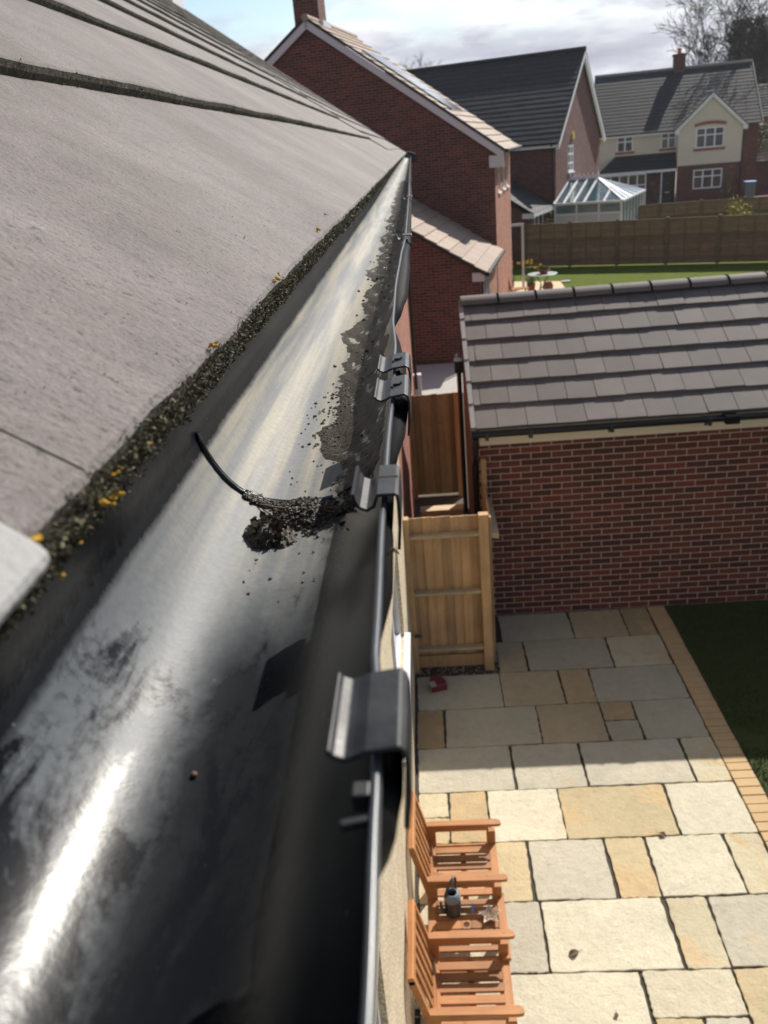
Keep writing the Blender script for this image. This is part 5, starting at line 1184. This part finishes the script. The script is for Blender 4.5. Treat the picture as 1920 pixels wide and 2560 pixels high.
# ------------------------------------------------------------------ things in the neighbour's garden
def garden():
    f = thing('timber_arch', (3.5, 32.4, 0), 'plain pale grey rectangular timber frame standing upright on the garden patio', 'frame', -R(4))
    for x in (-.42, .20):
        p = MB(); p.box(x-.045, x+.045, -.04, .04, 0, 2.20); p.build('post', M['upvc_g'], f)
    b = MB(); b.box(-.465, .245, -.042, .042, 2.20, 2.29); b.build('top_rail', M['upvc_g'], f)
    t = thing('garden_table', (4.16, 30.6, 0), 'round glass-topped garden table with dark curved metal legs on the garden patio', 'table')
    k = MB(); k.lathe([(0, .70), (.50, .70), (.515, .707), (.515, .716), (.50, .722), (0, .722)], n=40); k.build('table_top', M['tableglass'], t)
    for a in range(4):
        k = MB(); q = pi/4+a*pi/2; k.tube([(cos(q)*r, sin(q)*r, z) for r, z in ((.30, .70), (.20, .55), (.07, .38), (.10, .20), (.24, .06), (.30, 0))], .016, 8); k.build('leg', M['metalgrey'], t)
    k = MB(); k.tube([(.10*cos(2*pi*i/16), .10*sin(2*pi*i/16), .24) for i in range(17)], .012, 6); k.build('ring', M['metalgrey'], t)
    def leaves(name, parent, c, rx, rz, n, sz, mat):
        m = MB()
        for _ in range(n):
            a, e, r = ru(0, 2*pi), ru(-.3, 1.5), rnd()**.4; p = Vector(c)+Vector((cos(a)*cos(e)*rx*r, sin(a)*cos(e)*rx*r, sin(e)*rz*r)); d = Vector((ru(-1, 1), ru(-1, 1), ru(-.2, 1))).normalized(); o = d.orthogonal().normalized()*sz*.4
            m.add([p-o*.3, p+d*sz*.5-o, p+d*sz, p+d*sz*.5+o], [(0, 1, 2, 3)])
        return m.build(name, mat, parent)
    b = thing('planted_bowl', (4.20, 30.55, .722), 'low terracotta bowl of green plants standing on the glass garden table', 'plant pot')
    k = MB(); k.lathe([(.0, 0), (.10, 0), (.17, .06), (.20, .13), (.215, .14), (.21, .155), (.185, .15), (.17, .12), (0, .11)], n=24); k.build('bowl', M['terra'], b, smooth=True); leaves('plants', b, (0, 0, .13), .19, .13, 420, .06, M['leaf_g'])
    k = thing('round_pot', (4.42, 31.1, 0), 'rounded brown clay pot on the ground under the garden table', 'plant pot')
    m = MB(); m.lathe([(0, 0), (.10, 0), (.18, .12), (.19, .22), (.14, .31), (.15, .33), (.12, .33), (.13, .24), (0, .2)], n=20); m.build('body', M['terra'], k, smooth=True)
    m = MB()
    for a in range(3): q = a*2.1; m.tube([(cos(q)*.15, sin(q)*.15, .02), (cos(q)*.2, sin(q)*.2, .0)], .02, 6)
    m.build('foot', M['terra'], k)
    def daffs(name, x, y, n, lab, h=.62):
        d = thing(name, (x, y, 0), lab, 'flowers'); p = MB(); p.lathe([(0, 0), (.12, 0), (.16, .26), (.17, .27), (.15, .27), (.14, .22), (0, .2)], n=16); p.build('pot', M['terra'], d)
        fo, fl = MB(), MB()
        for _ in range(80):
            a, l = ru(0, 2*pi), ru(.25, .5); r = ru(.02, .12); b0 = Vector((cos(a)*r, sin(a)*r, .2)); tp = b0+Vector((cos(a)*l*.5, sin(a)*l*.5, l)); o = Vector((-sin(a), cos(a), 0))*.012; fo.add([b0-o, b0+o, tp], [(0, 1, 2)])
        for i in range(n):
            a = 2*pi*i/n*1.6+.3; r = ru(.1, .42); tp = Vector((cos(a)*r, sin(a)*r*.6, h*ru(.78, 1.12)+.12)); fo.tube([(0, 0, .2), tp*.6+Vector((0, 0, .1)), tp], .006, 4)
            for q in range(6):
                e = 2*pi*q/6; u = Vector((cos(e), -.25, sin(e)))*.05; s_ = Vector((-sin(e), 0, cos(e)))*.022; fl.add([tp, tp+u*.6+s_, tp+u, tp+u*.6-s_], [(0, 1, 2, 3)])
            fl.tube([tp, tp+Vector((0, -.035, 0))], [.014, .02], 7)
        fo.build('foliage', M['leaf_g'], d); fl.build('flower', M['yellow'], d)
    daffs('daffodil_pot', 3.15, 31.9, 6, 'pot of yellow daffodils standing inside the pale rectangular frame', .95)
    daffs('daffodil_pot', 3.86, 31.4, 9, 'dense pot of yellow daffodils just left of the glass garden table', .86)
    c = thing('garden_chair', (3.12, 29.6, 0), 'orange wooden garden chair seen side-on below the pale rectangular frame', 'chair', R(6))
    def cp(mb, n): return mb.build(n, M['teak'], c)
    m = MB(); 
    for i in range(5): m.box(-.2, .42, -.22+i*.09, -.15+i*.09, .42, .445)
    cp(m, 'seat'); m = MB(); m.bar((-.20, -.22, .43), (-.34, -.22, .95), .04, .04); m.bar((-.20, .22, .43), (-.34, .22, .95), .04, .04); m.bar((-.33, -.24, .93), (-.33, .24, .93), .035, .06)
    for i in range(4): y = -.14+i*.09; m.bar((-.21, y, .45), (-.325, y, .91), .05, .015)
    cp(m, 'backrest')
    for x in (-.2, .38):
        for y in (-.22, .2): m = MB(); m.box(x-.02, x+.02, y-.02, y+.02, 0, .43); cp(m, 'leg')
    k = MB(); k.box(-.16, .16, -.08, .08, 0, .05); o = k.build('white_slab', M['upvc'], loc=(5.35, 32.9, .0), bevel=.01); tag(o, 'flat white block lying on the lawn beyond the garage ridge', 'block')
garden()

# ------------------------------------------------------------------ trees and shrubs
def bare_tree(name, loc, H, label, seed, group='bare trees behind the houses', spread=.66, twig=4):
    t = thing(name, loc, label, 'tree', group=group); rg = random.Random(seed); tr, cr = MB(), MB()
    def grow(mb, p, d, l, r, lv):
        pts = [p]; rs = [r]; n = 4
        for i in range(n):
            d = (d+Vector((rg.uniform(-1, 1), rg.uniform(-1, 1), rg.uniform(-.25, .55)))*(.20 if lv else .06)).normalized(); p = p+d*l/n; pts.append(p); rs.append(lerp(r, r*.55, (i+1)/n))
        mb.tube(pts, [max(q, .012) for q in rs], 7 if lv < 2 else (4 if lv < 3 else 3), cap=False)
        if lv >= 6: return
        for q in range(3 if lv < 2 else twig):
            k = rg.choice((2, 3, 4, 4)); a = rg.uniform(0, 2*pi); o = d.orthogonal().normalized(); o = Matrix.Rotation(a, 3, d) @ o
            nd = (d*rg.uniform(.5, .9)+o*rg.uniform(.45, .9)*spread).normalized(); grow(cr, pts[k], nd, l*rg.uniform(.58, .78), rs[k]*.66, lv+1)
    grow(tr, Vector((0, 0, -.1)), Vector((0, 0, 1)), H*.40, H*.022, 0)
    tr.build('trunk', M['bark'], t); cr.build('crown', M['bark'], t)
bare_tree('bare_tree', (20.4, 66, 0), 12.6, 'bare spreading tree with fine twigs behind the cream house roof', 4)
bare_tree('bare_tree', (22.4, 68, 0), 13.4, 'taller bare tree partly hidden by the dark conifer at the right', 9)
bare_tree('bare_tree', (-.2, 95, 0), 11.6, 'small far bare tree top showing above the slate roof, left one of a pair', 12)
bare_tree('bare_tree', (2.6, 97, 0), 11.5, 'small far bare tree top showing above the slate roof, right one of a pair', 15)
def leaf_cloud(mb, c, rx, ry, rz, n, sz, rg, drop=.3):
    for _ in range(n):
        while True:
            u = Vector((rg.uniform(-1, 1), rg.uniform(-1, 1), rg.uniform(-1, 1)))
            if .15 < u.length < 1: break
        p = Vector(c)+Vector((u.x*rx, u.y*ry, u.z*rz)); d = Vector((rg.uniform(-1, 1), rg.uniform(-1, 1), rg.uniform(-1, .5))).normalized(); o = d.orthogonal().normalized(); o = Matrix.Rotation(rg.uniform(0, 6.3), 3, d) @ o*sz*rg.uniform(.25, .5); s = sz*rg.uniform(.6, 1.3)
        mb.add([p-o*.4, p+d*s*.5-o, p+d*s, p+d*s*.5+o], [(0, 1, 2, 3)])
def conifer(name, loc, H, label, seed, lean=0):
    t = thing(name, loc, label, 'tree', group='dark conifers at the right edge'); rg = random.Random(seed); tr, cr = MB(), MB()
    tr.tube([(0, 0, -.1), (.1, 0, H*.4), (0, .1, H*.75), (.05, 0, H*.98)], [H*.022, H*.016, H*.009, H*.003], 8)
    for i in range(64):
        q = rg.random()**.8; z = lerp(H*.22, H*.97, q); a = rg.uniform(0, 2*pi); l = (1-q)**.55*H*.24*rg.uniform(.55, 1.1)+.35; e = Vector((cos(a)*l, sin(a)*l, z+l*rg.uniform(-.05, .35)))
        tr.tube([(0, 0, z), (cos(a)*l*.5, sin(a)*l*.5, z+l*.12), e], [.05, .03, .012], 5)
        leaf_cloud(cr, e, .75*rg.uniform(.6, 1.1), .75*rg.uniform(.6, 1.1), .42*rg.uniform(.7, 1.2), 150, .20, rg); leaf_cloud(cr, (cos(a)*l*.55, sin(a)*l*.55, z+l*.1), .6, .6, .3, 70, .20, rg)
    tr.build('trunk', M['bark'], t); cr.build('crown', M['conifer'], t)
conifer('conifer', (26.2, 75, 0), 12.2, 'tall dark ragged conifer rising behind the roofs at the right edge', 3)
conifer('conifer', (29.2, 77, 0), 12.6, 'second dark conifer at the far right, behind the ragged one', 8)
def shrub(name, loc, w, h, n, sz, mat, label, seed, stems=5, cat='shrub'):
    t = thing(name, loc, label, cat); rg = random.Random(seed); st, fo = MB(), MB()
    for i in range(stems):
        a = rg.uniform(0, 2*pi); e = Vector((cos(a)*w*.6*rg.random(), sin(a)*w*.6*rg.random(), h*rg.uniform(.6, 1))); st.tube([(0, 0, -.05), e*.5+Vector((0, 0, .1)), e], [.025, .016, .006], 5)
        leaf_cloud(fo, e*.85, w*.42, w*.42, h*.26, n//stems, sz, rg)
    st.build('stem', M['bark'], t); fo.build('foliage', M[mat], t)
shrub('flowering_shrub', (13.9, 39.6, 0), .9, 2.05, 420, .11, 'shrub_y', 'yellow-green spring shrub showing above the long lap-panel fence', 2)
shrub('bare_shrub', (12.6, 48, 0), .5, 2.1, 60, .06, 'leaf_g', 'thin nearly leafless shrub in front of the lighter fence', 5, 8)
shrub('bare_shrub', (16.9, 50.5, 0), .9, 2.7, 150, .07, 'leaf_g', 'twiggy shrub against the right corner of the cream house', 6, 10)
shrub('hedge', (22.2, 60.2, 0), 2.6, 4.6, 2600, .16, 'hedge', 'rounded green hedge between the cream house and the edge house', 7, 9, 'hedge')
shrub('potted_evergreen', (10.05, 43.1, 0), .34, 1.95, 500, .06, 'conifer', 'narrow dark evergreen in front of the lighter fence near the conservatory', 9, 5)
shrub('evergreen_bush', (5.45, 37.75, 0), .40, 2.1, 420, .08, 'leaf_g', 'dark green bush under the eaves of the slate lean-to behind the lap fence', 19, 5)
def bin_(loc, label):
    b = thing('wheelie_bin', loc, label, 'bin', -R(10)); k = MB(); k.prism([(-.24, 0), (.24, 0), (.29, .95), (-.29, .95)], (0, -.3, 0), (1, 0, 0), (0, 0, 1), (0, 1, 0), .6); k.build('body', M['metalgrey'], b, bevel=.02)
    k = MB(); k.box(-.31, .31, -.36, .33, .955, 1.03); k.build('lid', M['bin_blue'], b, bevel=.02)
    for x in (-.22, .22): k = MB(); k.lathe([(0, -.02), (.09, -.02), (.09, .02), (0, .02)], (0, 0, 0), 14); w = k.build('wheel', M['blackpl'], b); w.location = (x, .31, .09); w.rotation_euler = (0, R(90), 0)
bin_((18.6, 51.5, .75), 'grey wheelie bin with a blue lid beside the cream house')
k = MB(); k.box(-1.2, 4, -1, 2, -.8, .75); o = k.build('raised_bed', M['brick'], loc=(18.8, 51.8, 0)); tag(o, 'low brick retaining plinth carrying the blue-lidded bin', 'plinth')

# ------------------------------------------------------------------ the slightly misty spring air
def haze():
    mb = MB(); mb.box(-90, 130, -12, 160, -1.2, 19); t = NT('haze'); t.N.remove(t.b); v = t.n('VolumePrincipled'); v.inputs['Density'].default_value = .0003; v.inputs['Color'].default_value = (.92, .94, 1, 1); v.inputs['Anisotropy'].default_value = .35
    t.link(v.outputs[0], t.out.inputs['Volume']); mb.build('haze', t.m, kind='stuff')
haze()
